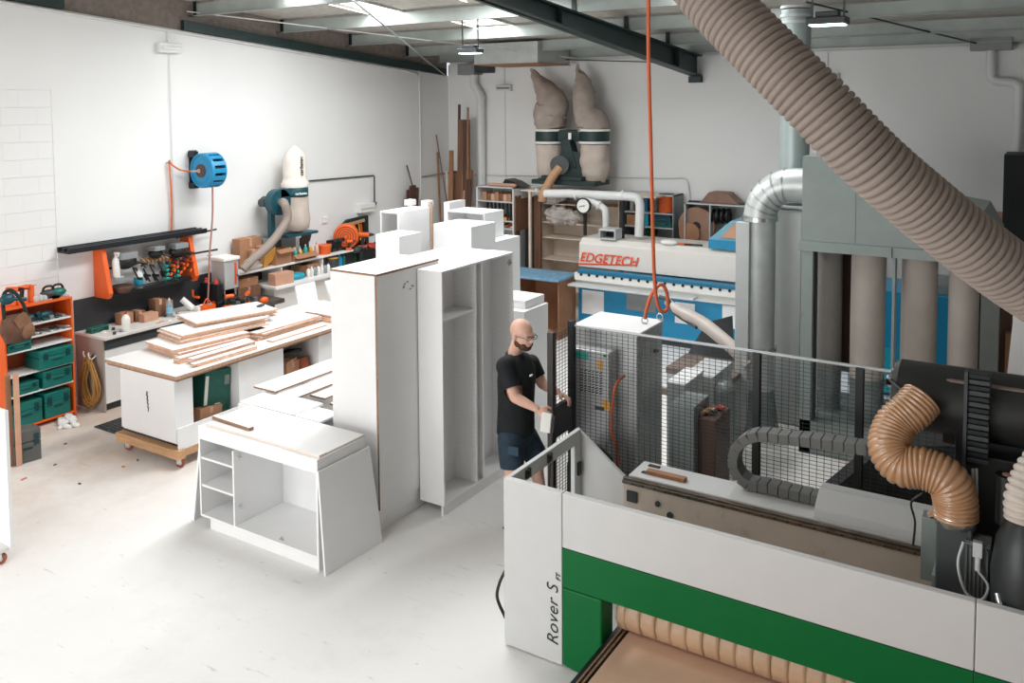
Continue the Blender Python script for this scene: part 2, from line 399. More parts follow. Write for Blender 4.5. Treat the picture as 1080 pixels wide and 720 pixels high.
# conduit along wall edge then down
B=MB(); B.tube([V((WX+.03,y,zl(y)-.03)) for y in (3,8,12.3)]+spl([V((WX+.03,12.3,zl(12.3)-.03)),V((WX+.03,12.62,zl(12.5)-.09)),V((WX+.03,12.68,zl(12.5)-.3)),V((WX+.03,12.68,.0))],4)[1:],.018,8)
solo(B,'conduit_pipe',mPVC,'white conduit running under the roof edge then down left wall near corner','pipe')
B=MB(); p=at(441,187,X=WX+.03); B.tube([V((WX+.03,12.7,p.z)),V((WX+.03,13.56,p.z+.02)),V((WX+.4,13.56,p.z+.02))],.014,8)
solo(B,'conduit_pipe',mGREY,'grey horizontal conduit crossing the left corner behind timber offcuts','pipe')
p=at(500,184,Y=BY-.03); q=at(722,188,Y=BY-.03); r_=at(728,215,Y=BY-.03)
B=MB(); B.tube([p]+spl([q-V((.15,0,0)),q,q+V((.06,0,-.1)),r_],5),.012,8)
solo(B,'conduit_pipe',mPVC,'thin white conduit along back wall turning down behind grey shelving','pipe')
# downpipe at back wall with rainwater head
t=thing('rainwater_downpipe','white downpipe with grey box head in back left corner','downpipe',at(507,180,Y=BY-.1))
B=MB(); a=at(500,79,Y=BY-.12); c=at(506,99,Y=BY-.12); B.tube([a,at(500,90,Y=BY-.12),c]+[at(507,104,Y=BY-.12),V((at(507,104,Y=BY-.12).x,BY-.12,0.02))],.08,14); obj(B,'pipe',mPVC,t)
B=MB(); B.box(a.x-.25,BY-.3,a.z,a.x+.12,BY-.01,a.z+.2); obj(B,'rainwater_head',mGREY,t)
B=MB(); B.box(a.x+.12,BY-.25,a.z+.03,a.x+.4,BY-.01,a.z+.2); obj(B,'gutter_end',mDGREY,t)
B=MB(); c=at(507,104,Y=BY-.12); B.cyl((c.x,c.y,c.z-.02),(c.x,c.y,c.z+.06),.09); obj(B,'collar',mPVC,t)
t=thing('rainwater_downpipe','white downpipe with elbows at top right of back wall','downpipe',at(1070,160,Y=BY-.1))
B=MB(); y=BY-.12; B.tube([at(1045,52,Y=y),at(1045,76,Y=y)]+spl([at(1046,82,Y=y),at(1052,86,Y=y),at(1062,86,Y=y)],4)+spl([at(1070,87,Y=y),at(1075,92,Y=y),at(1075,97,Y=y)],4)+[V((at(1075,97,Y=y).x,y,.02))],.06,14); obj(B,'pipe',mPVC,t)
a=at(1024,54,Y=y); b2=at(1068,40,Y=y); B=MB(); B.box(a.x,BY-.32,a.z,b2.x,BY-.01,b2.z); obj(B,'rainwater_head',mGREY,t)
for (px,py,pl,lab,X) in ((178,51,'x','white batten light box high on left wall above hose reel',None),(532,93,'y','white batten light box high on back wall left of grey dust bags',None),(873,82,'y','white batten light box high on back wall right of ceiling duct',None)):
    t=None
    if pl=='x':
        c=at(px,py,X=WX+.04); t=thing('batten_light',lab,'light',c,0,'batten lights on the walls')
        B=MB(); B.box(WX,c.y-.17,c.z-.06,WX+.09,c.y+.17,c.z+.07); obj(B,'housing',mPVC,t,.01)
        B=MB(); B.cyl((WX+.1,c.y-.14,c.z),(WX+.1,c.y+.14,c.z),.02); obj(B,'tube',mPAPER,t)
        B=MB(); B.cyl((WX+.02,c.y,c.z+.07),(WX+.02,c.y,zl(c.y)),.008,n=6); B.cyl((WX+.02,c.y+.02,c.z-.07),(WX+.02,c.y+.02,1.9),.006,n=6); obj(B,'cable',mPVC,t)
    else:
        c=at(px,py,Y=BY-.04); t=thing('batten_light',lab,'light',c,0,'batten lights on the walls')
        B=MB(); B.box(c.x-.16,BY-.09,c.z-.06,c.x+.16,BY,c.z+.06); obj(B,'housing',mPVC,t,.01)
        B=MB(); B.cyl((c.x-.13,BY-.1,c.z),(c.x+.13,BY-.1,c.z),.018); obj(B,'tube',mGREY,t)
        B=MB(); B.cyl((c.x-.01,BY-.02,c.z+.06),(c.x-.01,BY-.02,4.35),.008,n=6); B.cyl((c.x,BY-.02,c.z-.06),(c.x,BY-.02,2.0),.006,n=6); obj(B,'cable',mPVC,t)
# sheet metal plenum box on ceiling
t=thing('duct_plenum','galvanised sheet metal box hanging under the roof above the dust bags','duct',at(534,68,Y=12.2))
x0=at(500,69,Y=12.2).x; x1=at(567,66,Y=12.2).x
B=MB(); B.box(x0,12.2,4.27,x1,13.3,4.62); obj(B,'box',mat('plenum_steel','BFC4C2',.4,.3,var=.1),t,.004)
B=MB(); B.box(x0-.02,12.19,4.262,x1+.02,13.31,4.274); obj(B,'base_flange',mTAN,t)
# ceiling lamps
def highbay(c, lab, sz=.2):
    t=thing('high_bay_lamp',lab,'ceiling lamp',c,0,'lit lamps under the roof')
    B=MB(); B.box(c.x-sz,c.y-sz*.6,c.z,c.x+sz,c.y+sz*.6,c.z+.06); B.box(c.x-sz*.6,c.y-sz*.3,c.z+.06,c.x+sz*.6,c.y+sz*.3,c.z+.11); obj(B,'housing',mDGREY,t,.01)
    B=MB(); B.box(c.x-sz*.85,c.y-sz*.5,c.z-.008,c.x+sz*.85,c.y+sz*.5,c.z); obj(B,'diffuser',mat('lamp_lens','F0FFFF',.3,emit='D8FAFF',estr=9),t)
    for s_ in (-.8,.8): obj(MB().bar((c.x+sz*s_,c.y,c.z+.06),(c.x+sz*s_,c.y,zr(c.y)-.005),.015),'bracket',mDGREY,t)
highbay(at(873,26,Z=4.25),'small lit lamp under the roof right of the ceiling duct',.16)
highbay(at(496,56,Z=4.3),'small lit lamp under the roof beside the sheet metal box',.16)

# ---------------------------------------------------------------- light
W=bpy.data.worlds.new('world'); bpy.context.scene.world=W; W.use_nodes=True
W.node_tree.nodes['Background'].inputs[0].default_value=(.86,.93,1,1); W.node_tree.nodes['Background'].inputs[1].default_value=1.0
def area(name,loc,rot,sx,sy,power,col=(1,1,1),spread=PI):
    l=bpy.data.lights.new(name,'AREA'); l.shape='RECTANGLE'; l.size=sx; l.size_y=sy; l.energy=power; l.color=col; l.spread=spread
    o=bpy.data.objects.new(name,l); C.objects.link(o); o.location=loc; o.rotation_euler=rot; return o
area('door_daylight',((dx0+dx1)/2,FY+.02,dz/2),(PI/2,0,0),dx1-dx0,dz,330,(1,.985,.97))   # daylight through the open roller door
for k,(a,b_,c,d) in enumerate(sky):
    area('skylight_daylight',((a+b_)/2,(c+d)/2,zr((c+d)/2)-.02),(-.0765,0,0),b_-a-.04,d-c-.04,(d-c)*(b_-a)*62,(.97,.99,1))
sc=bpy.context.scene
sc.view_settings.view_transform='Standard'; sc.view_settings.look='None'; sc.view_settings.gamma=1; sc.view_settings.use_curve_mapping=False
sc.view_settings.exposure=0.0
try:
    sc.cycles.use_denoising=True; sc.cycles.max_bounces=8; sc.cycles.diffuse_bounces=5; sc.cycles.glossy_bounces=3; sc.cycles.transmission_bounces=4; sc.cycles.sample_clamp_indirect=6
except Exception: pass
# ---------------------------------------------------------------- CNC router in the foreground
MY=4.7
t=thing('cnc_router','large white and green flatbed router machine filling the foreground','machine',(-1.2,5.2,0))
XL,XS,XR,XE=-3.02,-2.578,-.262,1.4; ZT=1.142; ZG1,ZG0=.787,.535
B=MB(); B.box(XL,MY,.01,XS-.004,MY+.05,ZT); pl=obj(B,'left_front_panel',mMACH,t,.006)
M=frame((-2.61,MY-.004,.13),(0,0,1),(-1,0,0))
text('Rover S',.118,M,mINK,'lettering',pl,.0015,shear=.22,bold=-.0012,sp=1.06)
text('FT',.045,frame((-2.592,MY-.004,.565),(0,0,1),(-1,0,0)),mINK,'lettering',pl,.0015,shear=.22)
B=MB(); B.box(XS,MY,ZG1+.003,XR-.004,MY+.05,ZT); obj(B,'top_front_panel',mMACH,t,.006)
B=MB(); B.box(XR,MY,ZG1+.003,XE,MY+.05,ZT); obj(B,'right_front_panel',mMACH,t,.006)
B=MB(); B.box(XS,MY-.004,ZG0,XR-.004,MY+.05,ZG1); obj(B,'green_band',mGREENM,t,.004)
B=MB(); B.box(XR,MY-.004,ZG0,XE,MY+.05,ZG1); obj(B,'green_band',mGREENM,t,.004)
B=MB(); B.prism([(XS,.02),(-2.44,.0),(-2.298,.03),(-2.298,ZG0-.004),(XS,ZG0-.004)],MY-.006,MY+.16,'Y'); obj(B,'green_leg',mGREENM,t,.012)
# side guard: a frame with an open window, its sloping far wing
B=MB()
y0,y1=MY+.05,5.74
B.prism([(y0,ZT-.1),(y1,ZT-.1),(y1,ZT),(y0,ZT)],XL,XL+.035,'X')          # top rail
B.box(XL,y1-.1,.02,XL+.035,y1,ZT-.1)                                       # far upright
B.box(XL,y0,.02,XL+.035,y0+.02,ZT-.1)                                       # near upright
B.box(XL,y0+.07,.02,XL+.035,y1-.12,.42)                                      # lower sill panel
g=obj(B,'side_guard_frame',mLGREY,t,.004)
for (y,z) in ((5.25,ZT-.05),(4.95,ZT-.05)):
    B=MB(); B.box(XL+.035,y-.03,z-.03,XL+.05,y+.03,z+.03); B.cyl((XL+.05,y,z),(XL+.06,y,z),.013,n=8); obj(B,'latch',mBLACK,g)
B=MB(); B.box(XL+.035,y1-.06,.8,XL+.05,y1-.02,.9); obj(B,'latch',mBLACK,g)
B=MB(); B.prism([(XL,.02),(-2.6,.02),(-2.6,.84),(-2.64,.86),(XL,ZT)],y1,y1+.03,'Y'); obj(B,'rear_guard_wing',mMACH,t,.004)
# beam casting with guide rail
BYF,BYB,BZ=5.66,6.05,.865
B=MB(); B.box(-2.6,BYF,.05,1.4,BYB,BZ-.02); beam=obj(B,'beam_casting',mBEAMC,t,.006)
B=MB(); B.box(-2.6,BYF+.1,BZ-.02,1.4,BYB,BZ); obj(B,'beam_cover',mMACH,t,.004)
B=MB(); B.box(-2.6,BYF-.015,BZ-.02,-.35,BYF+.05,BZ+.006); B.box(-2.6,BYF+.0,BZ+.006,-.35,BYF+.03,BZ+.022); rl=obj(B,'guide_rail',mat('rail_steel','7E746C',.25,.85,var=.25,scale=14),t,.002)
for i in range(26):
    B=MB(); B.cyl((-2.52+i*.085,BYF-.0155,BZ-.008),(-2.52+i*.085,BYF-.018,BZ-.008),.006,n=8); obj(B,'bolt',mBLACKM,rl)
for a in ((690,492),(683,499)):
    p=at(*a,Z=BZ); B=MB(); B.cbox((p.x,p.y,BZ+.004),(.09,.035,.008)); obj(B,'slot_cap',mBLACK,t,.003)
p=at(706,503,Z=BZ); B=MB(); B.cbox((p.x-.02,p.y-.01,BZ+.012),(.3,.06,.03)); obj(B,'wiper_strip',mTAN,t,.004)
for a,r in (((667,523),.032),((694,531),.02),((707,543),.024)):
    p=at(*a,Y=BYF); B=MB()
    if r>.03: B.cbox((p.x,BYF-.008,p.z),(.08,.02,.08))
    else: B.cyl((p.x,BYF,p.z),(p.x,BYF-.012,p.z),r,n=14)
    obj(B,'fitting',mDGREY,beam,.003)
# bevelled cover on the beam
a=at(866,520,Y=6.0); X0=a.x; 
B=MB(); B.prism([(BYF+.12,BZ),(BYB+.02,BZ),(BYB+.02,BZ+.13),(BYB-.1,BZ+.14),(BYF+.14,BZ+.055)],X0,-.45,'X'); obj(B,'bevelled_cover',mMACH,t,.004)
# drive chain loop lying along the beam
def chain(t,pts,w,th,yc,pitch,name,m1,m2):
    P=resample(spl(pts,14),pitch)
    for i in range(len(P)-1):
        a,b=P[i],P[i+1]; B=MB(); d=(b-a).normalized(); nrm=V((0,1,0))
        up=nrm.cross(d)
        R=Matrix((d,nrm,d.cross(nrm))).transposed()
        B.cbox((a+b)/2,(pitch*.93,w,th),R); B.cbox((a+b)/2,(pitch*1.04,w*.86,th*.86),R)
        obj(B,name,m1,t,.004)
CY=6.0
def c(px,py): 
    p=at(px,py,Y=CY); return p
ch=thing('cable_chain','black segmented cable chain looping above the router beam behind the amber hose','cable chain',(c(800,500).x,CY,BZ))
zb=BZ+.045
pts=[V((c(880,530).x,CY,zb)),V((c(840,520).x,CY,zb)),V((c(812,515).x,CY,zb+.005)),c(790,508)+V((0,0,.0)),c(776,492),c(778,471),c(797,458),c(830,461),c(860,464),c(915,472),c(960,478)]
chain(ch,pts,.13,.07,CY,.072,'chain_link',mat('chain_plastic','6A6A68',.5,var=.1),None)
# ---- gantry at the right: separate bodies
GY=5.35
def g_(px,py,y=GY): return at(px,py,Y=y)
gt=thing('machining_head','black gantry head with hoses and motor standing over the router bed','machine head',(-.25,GY,0))
B=MB(); a=g_(1010,408,5.5); B.box(a.x,5.4,.9,a.x+.05,5.9,g_(1012,412,5.5).z); B.box(a.x+.05,5.62,1.25,1.4,5.95,1.5); obj(B,'gantry_frame',mBLACKM,gt,.006)
c0=g_(950,414,5.55); B=MB(); B.cyl(c0,(1.4,5.55,c0.z-.0),.2,n=28); B.cyl(c0,c0+V((-.03,0,0)),.2,.185,n=28); dr=obj(B,'shroud_cylinder',mat('satin_black','2B2C2B',.45,.2,var=.15),gt)
B=MB(); B.box(g_(1000,392,5.5).x,5.42,c0.z+.12,1.4,5.6,c0.z+.16); B.cyl((g_(1003,392,5.5).x,5.43,c0.z+.15),(1.4,5.43,c0.z+.15),.014); obj(B,'top_rail',mat('bronze_rail','7F7168',.4,.4,var=.1),gt,.003)
B=MB(); P=[c0+V((-.035,-.17,.12)),c0+V((.05,-.2,.06)),c0+V((.1,-.2,-.06)),c0+V((.2,-.16,-.1))]; B.tube(spl(P,6),.012,8); obj(B,'cable',mDGREY,gt)
for k in range(14):
    B=MB(); q=c0+V((-.045+random.uniform(-.02,.03),random.uniform(-.12,.0),.09+random.uniform(-.03,.05))); B.cbox(q,(.03,.03,.02),R3(random.random(),random.random(),random.random())); obj(B,'connector',mSILV if k%3==0 else mBLACK,gt,.003)
# vertical chain on the head
va=g_(1020,393,5.3); vb=g_(1020,487,5.3); wx=g_(1045,393,5.3).x-va.x; n_=16
vc=thing('cable_chain','vertical black ribbed cable chain hanging beside the shroud cylinder','cable chain',(va.x+wx/2,5.3,vb.z))
B=MB(); B.box(va.x-.012,5.28,vb.z-.03,va.x+.006,5.36,va.z+.01); obj(B,'side_guide',mDGREY,vc)
for i in range(n_):
    z1=va.z-(va.z-vb.z)*i/n_; z0=va.z-(va.z-vb.z)*(i+.86)/n_
    B=MB(); B.box(va.x+.008,5.29,z0,va.x+wx,5.36,z1); obj(B,'chain_link',mDGREY if i%2 else mBLACKM,vc,.005)
# black body below, tool magazine, uprights
B=MB(); B.box(g_(1015,500).x,GY,.6,1.3,GY+.25,g_(1020,478).z); obj(B,'head_body',mBLACK,gt,.01)
B=MB(); a=g_(1000,455,5.5); B.cyl(a+V((-.02,0,0)),a+V((.06,0,0)),.07,n=18); obj(B,'pulley',mBLACK,gt)
for px in (1026,1030): 
    B=MB(); B.cyl(g_(px,494,5.15),g_(px,530,5.15),.008); obj(B,'guide_rod',mGALV,gt)
a=g_(1062,503,5.2); B=MB(); B.cyl(a,a-V((0,0,.25)),.05,n=20); B.cyl(a,a+V((0,0,.012)),.055,n=20); obj(B,'spindle_motor',mBLACK,gt)
B=MB(); B.cyl(a+V((0,0,.012)),a+V((0,0,.016)),.022,n=12); obj(B,'cap_label',mCARD2,gt)
# suction duct below the amber hose
p0=g_(1008,546,5.1); p1=g_(1008,618,5.1); B=MB(); w=.085
B.box(p0.x-w,5.02,.75,p0.x+w,5.18,p0.z-.015); obj(B,'suction_box',mDGREY,gt,.008)
B=MB(); B.lathe([(.1,-.03),(.105,-.03),(.105,.03),(.1,.035)],p0,n=28); obj(B,'hose_clamp',mSTEEL,gt)
B=MB(); q=g_(977,545,5.35); B.box(q.x-.02,5.3,.88,p0.x-w,5.4,q.z+.02); B.box(p0.x-w-.02,5.05,.8,p0.x-w,5.3,1.05); obj(B,'carriage_plate',mGALVD,gt,.004)
B=MB(); B.cbox(q+V((.05,-.03,.05)),(.08,.05,.02),R3(0,-.4,0)); obj(B,'timber_chock',mCHIP,gt)
B=MB(); B.tube(spl([g_(973,520,5.3),g_(961,530,5.3),g_(965,550,5.3),g_(963,575,5.3)],6),.007,6); obj(B,'cable',mBLACK,gt)
# ribbed servo motor with a plug
a=g_(1019,560,5.05); b2=g_(1045,566,5.05)
B=MB(); x0,x1=a.x,b2.x; B.box(x0,5.0,.8,x1,5.15,a.z-.04)
for i in range(6):
    xx=x0+(x1-x0)*(i+.5)/6; B.box(xx-.004,4.985,.8,xx+.004,5.0,a.z-.05)
sv=obj(B,'servo_motor',mat('servo_grey','6E716F',.45,.4,var=.1),gt,.003)
B=MB()
for i in range(6): B.box(x0+(x1-x0)*i/5-.002,5.0,a.z-.03,x0+(x1-x0)*i/5+.002,5.1,a.z-.026)
for i in range(4): B.box(x0,5.0+i*.03,a.z-.03,x1,5.004+i*.03,a.z-.026)
B.box(x0,5.0,a.z-.045,x1,5.1,a.z-.035); obj(B,'fan_grille',mGREY,sv)
pc=g_(1032,575,4.97); B=MB(); B.box(pc.x-.025,4.95,pc.z-.06,pc.x+.02,4.985,pc.z+.02); B.cyl((pc.x,4.965,pc.z-.06),(pc.x,4.965,pc.z-.13),.014); obj(B,'plug',mLGREY,sv,.004)
B=MB(); B.tube(spl([(pc.x,4.965,pc.z-.13),(pc.x+.05,4.96,pc.z-.2),(pc.x+.02,4.94,pc.z-.27),(pc.x-.05,4.94,pc.z-.25),(pc.x-.09,4.95,pc.z-.12),(pc.x-.07,4.97,pc.z+.0)],6),.007,8); obj(B,'cable',mLGREY,sv)
# big black spindle hood at the right edge with its pale hose
a=g_(1084,565,4.9); B=MB(); B.lathe([(.11,-.5),(.15,-.42),(.16,-.2),(.14,-.03),(.1,.06),(.085,.08)],a,n=28); obj(B,'spindle_hood',mat('hood_black','1E2526',.4,var=.15),gt)
B=MB(); B.cyl(a+V((-.12,-.1,-.28)),a+V((-.1,-.13,-.34)),.015); B.tube(spl([a+V((-.12,-.1,-.36)),a+V((-.03,-.17,-.42)),a+V((.08,-.17,-.44))],5),.008,6); obj(B,'hood_fitting',mSTEEL,gt)
h=tag(obj(ribhose(MB(),[a+V((0,0,.07)),a+V((.0,.02,.2)),a+V((.07,.1,.34)),a+V((.25,.2,.44))],.1,.03,.008,24),'extraction_hose',mHOSEP),'pale ribbed hose on the black hood at right edge','hose')
# amber transparent hose
def D_(px,py,y): return at(px,py,Y=y)
pts=[D_(973,420,5.32),D_(961,433,5.26),D_(944,449,5.2),D_(938,472,5.12),D_(950,490,5.08),D_(975,494,5.08),D_(998,505,5.08),D_(1007,525,5.1),D_(1008,547,5.1)]
solo(ribhose(MB(),pts,.108,.0225,.007,28),'extraction_hose',mHOSEB,'shiny amber ribbed hose curling in an S from shroud to suction box','hose')
# tan vacuum curtain under the green band
cz=.27
cu_t=thing('dust_curtain','tan vinyl strip curtain bulging out under the green band over the bed','curtain',(-1.3,4.85,cz))
X=-2.25; i=0
while X<-.0:
    w=.1 if i else .06; B=MB()
    th=[(-.02,ZG0+.05),(.0,ZG0-.03),(-.05,.44),(-.055,.38),(-.02,.31),(.03,cz+.012)]
    vs=[];fs=[];dx=random.uniform(-.006,.006)
    for k,(dy,z) in enumerate(th):
        bul=.002*math.sin(i*1.7+k)
        for s_ in range(5):
            u=s_/4; vs.append((X+w*u*1.02,4.85+dy+bul-.004*u,z))
    for k in range(5):
        for s_ in range(4): q=k*5+s_; fs.append((q,q+1,q+6,q+5))
    B.add(vs,fs,0,True); o=obj(B,'curtain_strip',mCURT,cu_t); md=o.modifiers.new('solid','SOLIDIFY'); md.thickness=.004; md.offset=0
    X+=w; i+=1
# bed with sheet
bed=thing('machine_bed','router bed reaching toward the viewer under a pale sheet','machine bed',(-1.2,3.9,0))
B=MB(); B.box(-2.2,3.0,cz-.03,.6,4.98,cz-.008); obj(B,'table_plate',mDGREY,bed)
B=MB(); B.box(-2.285,3.0,cz-.07,-2.205,4.98,cz+.0); obj(B,'edge_rail',mBLACKM,bed,.004)
B=MB(); B.box(-2.25,3.0,cz+.0,-2.238,4.98,cz+.008); B.box(-2.222,3.0,cz+.0,-2.21,4.98,cz+.008); obj(B,'slide_strip',mEDGED,bed)
for y in (3.2,4.5):
    for x in (-2.15,.4): B=MB(); B.box(x,y,0,x+.08,y+.08,cz-.03); obj(B,'leg',mDGREY,bed)
B=MB(); B.box(-2.19,3.0,cz-.008,.55,4.95,cz+.008,0,1); solo(B,'fibreboard_sheet',[mMDF,mEDGE],'pinkish brown sheet lying flat on the router bed','board')
# black cable at left of the machine
B=MB(); B.tube(spl([(XL-.01,4.74,.5),(XL-.05,4.72,.4),(XL-.06,4.71,.3),(XL-.01,4.73,.17)],6),.011,8); solo(B,'power_cable',mBLACK,'short black cable bowing out of the router left side near floor','cable')

# ---------------------------------------------------------------- mesh fence
FYY,FZ,FX=6.6,1.7,-3.52
def meshpanel(B,p0,p1,z0,z1,dx=.05,dz=.03,w=.0038):
    p0=V((p0[0],p0[1],0)); p1=V((p1[0],p1[1],0)); L=(p1-p0).length; d=(p1-p0)/L; nv=int(L/dx); nh=int((z1-z0)/dz)
    nrm=V((-d.y,d.x,0))
    for i in range(nv+1):
        q=p0+d*(L*i/nv); B.bar(q+V((0,0,z0)),q+V((0,0,z1)),w,w,up=nrm)
    for j in range(nh+1):
        z=z0+(z1-z0)*j/nh; B.bar(p0+V((0,0,z))+nrm*w,p1+V((0,0,z))+nrm*w,w*.8,w*.8)
f1=thing('mesh_fence_panel','short dark mesh guard panel beside the man, side of the router fence','fence',(FX,6.4,0),0,'wire mesh safety fence')
B=MB(); meshpanel(B,(FX,6.27),(FX,6.58),.12,FZ-.04); obj(B,'wire_mesh',mBLACKM,f1)
B=MB(); B.box(FX-.028,6.21,0,FX+.028,6.265,FZ); obj(B,'post',mat('fence_post','3A3533',.5,.2,var=.1),f1,.003)
B=MB(); B.box(FX-.02,6.27,.78,FX+.02,6.58,1.05); obj(B,'lock_plate',mDGREY,f1,.003)
xs_=[FX,-1.9,-1.15,-.0,1.6]
labs=['long mesh guard panel in front of the grey electrical cabinet','mesh guard panel in front of the twin round ducts','mesh guard panel in front of the filter bags and behind the cable chain','mesh guard panel behind the machining head at right']
for i in range(4):
    f=thing('mesh_fence_panel',labs[i],'fence',((xs_[i]+xs_[i+1])/2,FYY,0),0,'wire mesh safety fence')
    B=MB(); meshpanel(B,(xs_[i]+.03,FYY),(xs_[i+1]-.03,FYY),.12,FZ-.03); obj(B,'wire_mesh',mat('mesh_wire','33383A',.45,.3,var=.1),f)
    B=MB(); B.cyl((xs_[i],FYY,FZ-.02),(xs_[i+1],FYY,FZ-.02),.013,n=8); obj(B,'top_rail',mSILV,f)
    B=MB(); B.box(xs_[i]-.028,FYY-.028,0,xs_[i]+.028,FYY+.028,FZ+(.02 if i==0 else -.02)); obj(B,'post',mBLACKM if i==0 else mBLACK,f,.003)

# ---------------------------------------------------------------- electrical cabinet and units behind the fence
CYF=6.88; zc=1.58
x0,x1=-3.66,-3.03
e=thing('electrical_cabinet','tall pale grey electrical cabinet behind the mesh with lifting eyes','cabinet',((x0+x1)/2,7.17,0))
B=MB(); B.box(x0,CYF,.1,x1,7.46,zc); obj(B,'body',mSILV,e,.006)
B=MB(); B.box(x0+.02,CYF+.02,0,x1-.02,7.44,.1); obj(B,'plinth',mDGREY,e)
B=MB(); B.box(x0-.01,CYF-.01,zc,x1+.01,7.47,zc+.02); obj(B,'roof_plate',mWHITE,e,.004)
B=MB(); B.box(x1,7.0,1.0,x1+.012,7.4,1.5); obj(B,'side_door',mLGREY,e,.003)
B=MB(); p=at(691,370,X=x1+.02); B.cyl((x1+.01,p.y,p.z),(x1+.04,p.y,p.z),.02,n=12); B.bar((x1+.04,p.y-.03,p.z),(x1+.04,p.y+.03,p.z),.015); obj(B,'handle',mDGREY,e)
for (px,py) in ((680,338),(696,334)):
    p=at(px,py,Z=zc+.05); B=MB(); B.tube([p+V((math.cos(a_)*.03,0,math.sin(a_)*.03)) for a_ in [2*PI*k/14 for k in range(14)]],.006,6,closed=True); B.cyl((p.x,p.y,zc+.02),(p.x,p.y,zc+.03),.02); obj(B,'lifting_eye',mSTEEL,e)
# ventilation box in front
a=at(603,372,Y=6.72); b2=at(643,372,Y=6.72)
v=thing('control_enclosure','silver enclosure with louvre grille and orange stickers behind the mesh','enclosure',((a.x+b2.x)/2,6.78,0))
ztb=b2.z; B=MB(); B.box(a.x,6.7,.35,b2.x,CYF-.012,ztb); bd=obj(B,'body',mSILV,v,.008)
B=MB(); B.box(a.x+.03,6.71,0,b2.x-.03,6.86,.35); obj(B,'base_stand',mDGREY,v)
gx0=at(612,390,Y=6.7).x; gx1=at(636,390,Y=6.7).x; gz1=at(612,388,Y=6.7).z; gz0=at(612,412,Y=6.7).z; gr=obj(MB().box(gx0,6.694,gz0,gx1,6.7,gz1),'grille_plate',mLGREY,v)
for i in range(9):
    z=gz0+(gz1-gz0)*(i+.5)/9
    B=MB()
    for k in range(6):
        xx=gx0+(gx1-gx0)*(k+.5)/6; B.cbox((xx,6.692,z),(.028,.006,.008),R3(0,-.3,0))
    obj(B,'louvre_row',mBLACK,gr)
for (px,py,w,h,m_,nm) in ((605,370,.14,.06,mTEALB,'teal_sticker'),(636,374,.03,.02,mGREENM,'green_sticker'),(630,380,.05,.08,mYEL,'warning_sticker'),(635,422,.07,.08,mYEL,'warning_sticker'),(627,428,.09,.03,mDGREY,'rating_plate')):
    p=at(px,py,Y=6.69); B=MB(); B.box(p.x,6.694,p.z-h,p.x+w,6.7,p.z); obj(B,nm,m_,v)
B=MB(); B.tube(spl([at(659,396,Y=6.8),at(650,405,Y=6.68),at(646,425,Y=6.68),at(645,455,Y=6.68),at(650,470,Y=6.7),at(652,500,Y=6.7)],6),.013,8); solo(B,'air_hose',mORNG2,'orange hose running down beside the louvred enclosure behind mesh','hose')
# black hood shape below
B=MB(); a=at(640,470,Y=6.66); B.lathe([(.22,0),(.22,.3),(.19,.42),(.1,.5),(.01,.52)],(a.x,6.36,.25),n=24,sy=.6); B.box(a.x-.2,6.25,0,a.x+.2,6.47,.25); solo(B,'blower_housing',mBLACK,'rounded black blower housing on the floor behind the router corner','blower')
# row of grey cabinets to the right behind the fence
def graybox(name,label,px0,px1,py0,Y,dep,m_,z0=.0,cat='cabinet',lid=True):
    a=at(px0,py0,Y=Y); b2=at(px1,py0,Y=Y)
    tt=thing(name,label,cat,((a.x+b2.x)/2,Y+dep/2,0)); B=MB(); B.box(a.x,Y,.08,b2.x,Y+dep,a.z); obj(B,'body',m_,tt,.006)
    B=MB(); B.box(a.x+.02,Y+.02,0,b2.x-.02,Y+dep-.02,.08); obj(B,'plinth',mDGREY,tt)
    if lid: B=MB(); B.box(a.x-.01,Y-.01,a.z,b2.x+.01,Y+dep+.01,a.z+.02); obj(B,'lid',mWHITE,tt,.003)
    return tt,a,b2
graybox('vacuum_pump_cabinet','pale stepped pump cabinet right of the electrical cabinet',704,722,404,7.6,.5,mLGREY)
graybox('vacuum_pump_cabinet','taller white pump cabinet behind the grey pump cabinet',722,752,393,8.15,.6,mLGREY,lid=False)
tt,a,b2=graybox('conveyor_frame','long low white machine with brown rails behind the mesh',703,765,392,8.9,.6,mLGREY,cat='machine',lid=False)
B=MB(); B.box(a.x,8.88,a.z,b2.x+.1,9.5,a.z+.06); obj(B,'rail',mat('taupe_rail','7B6C64',.6,var=.1),tt)
B=MB(); B.box(a.x-.05,8.86,a.z-.25,b2.x,8.9,a.z-.18); obj(B,'rail',mat('taupe_rail','',.6),tt)
tt,a,b2=graybox('tool_crate','brown crate of offcuts behind mesh beside the round ducts',735,755,440,7.2,.4,mBROWN2,lid=False)
for k in range(5):
    p=V((random.uniform(a.x+.03,b2.x-.03),random.uniform(7.25,7.5),a.z)); B=MB(); B.cbox(p+V((0,0,.03)),(.12,.03,.02),R3(0,random.uniform(-.4,.4),random.uniform(0,3))); obj(B,'contents',random.choice([mPINE,mRED,mDGREY]),tt)
graybox('grey_side_unit','grey metal unit low behind the mesh left of the crate',706,732,425,7.1,.4,mGALVD,lid=False)
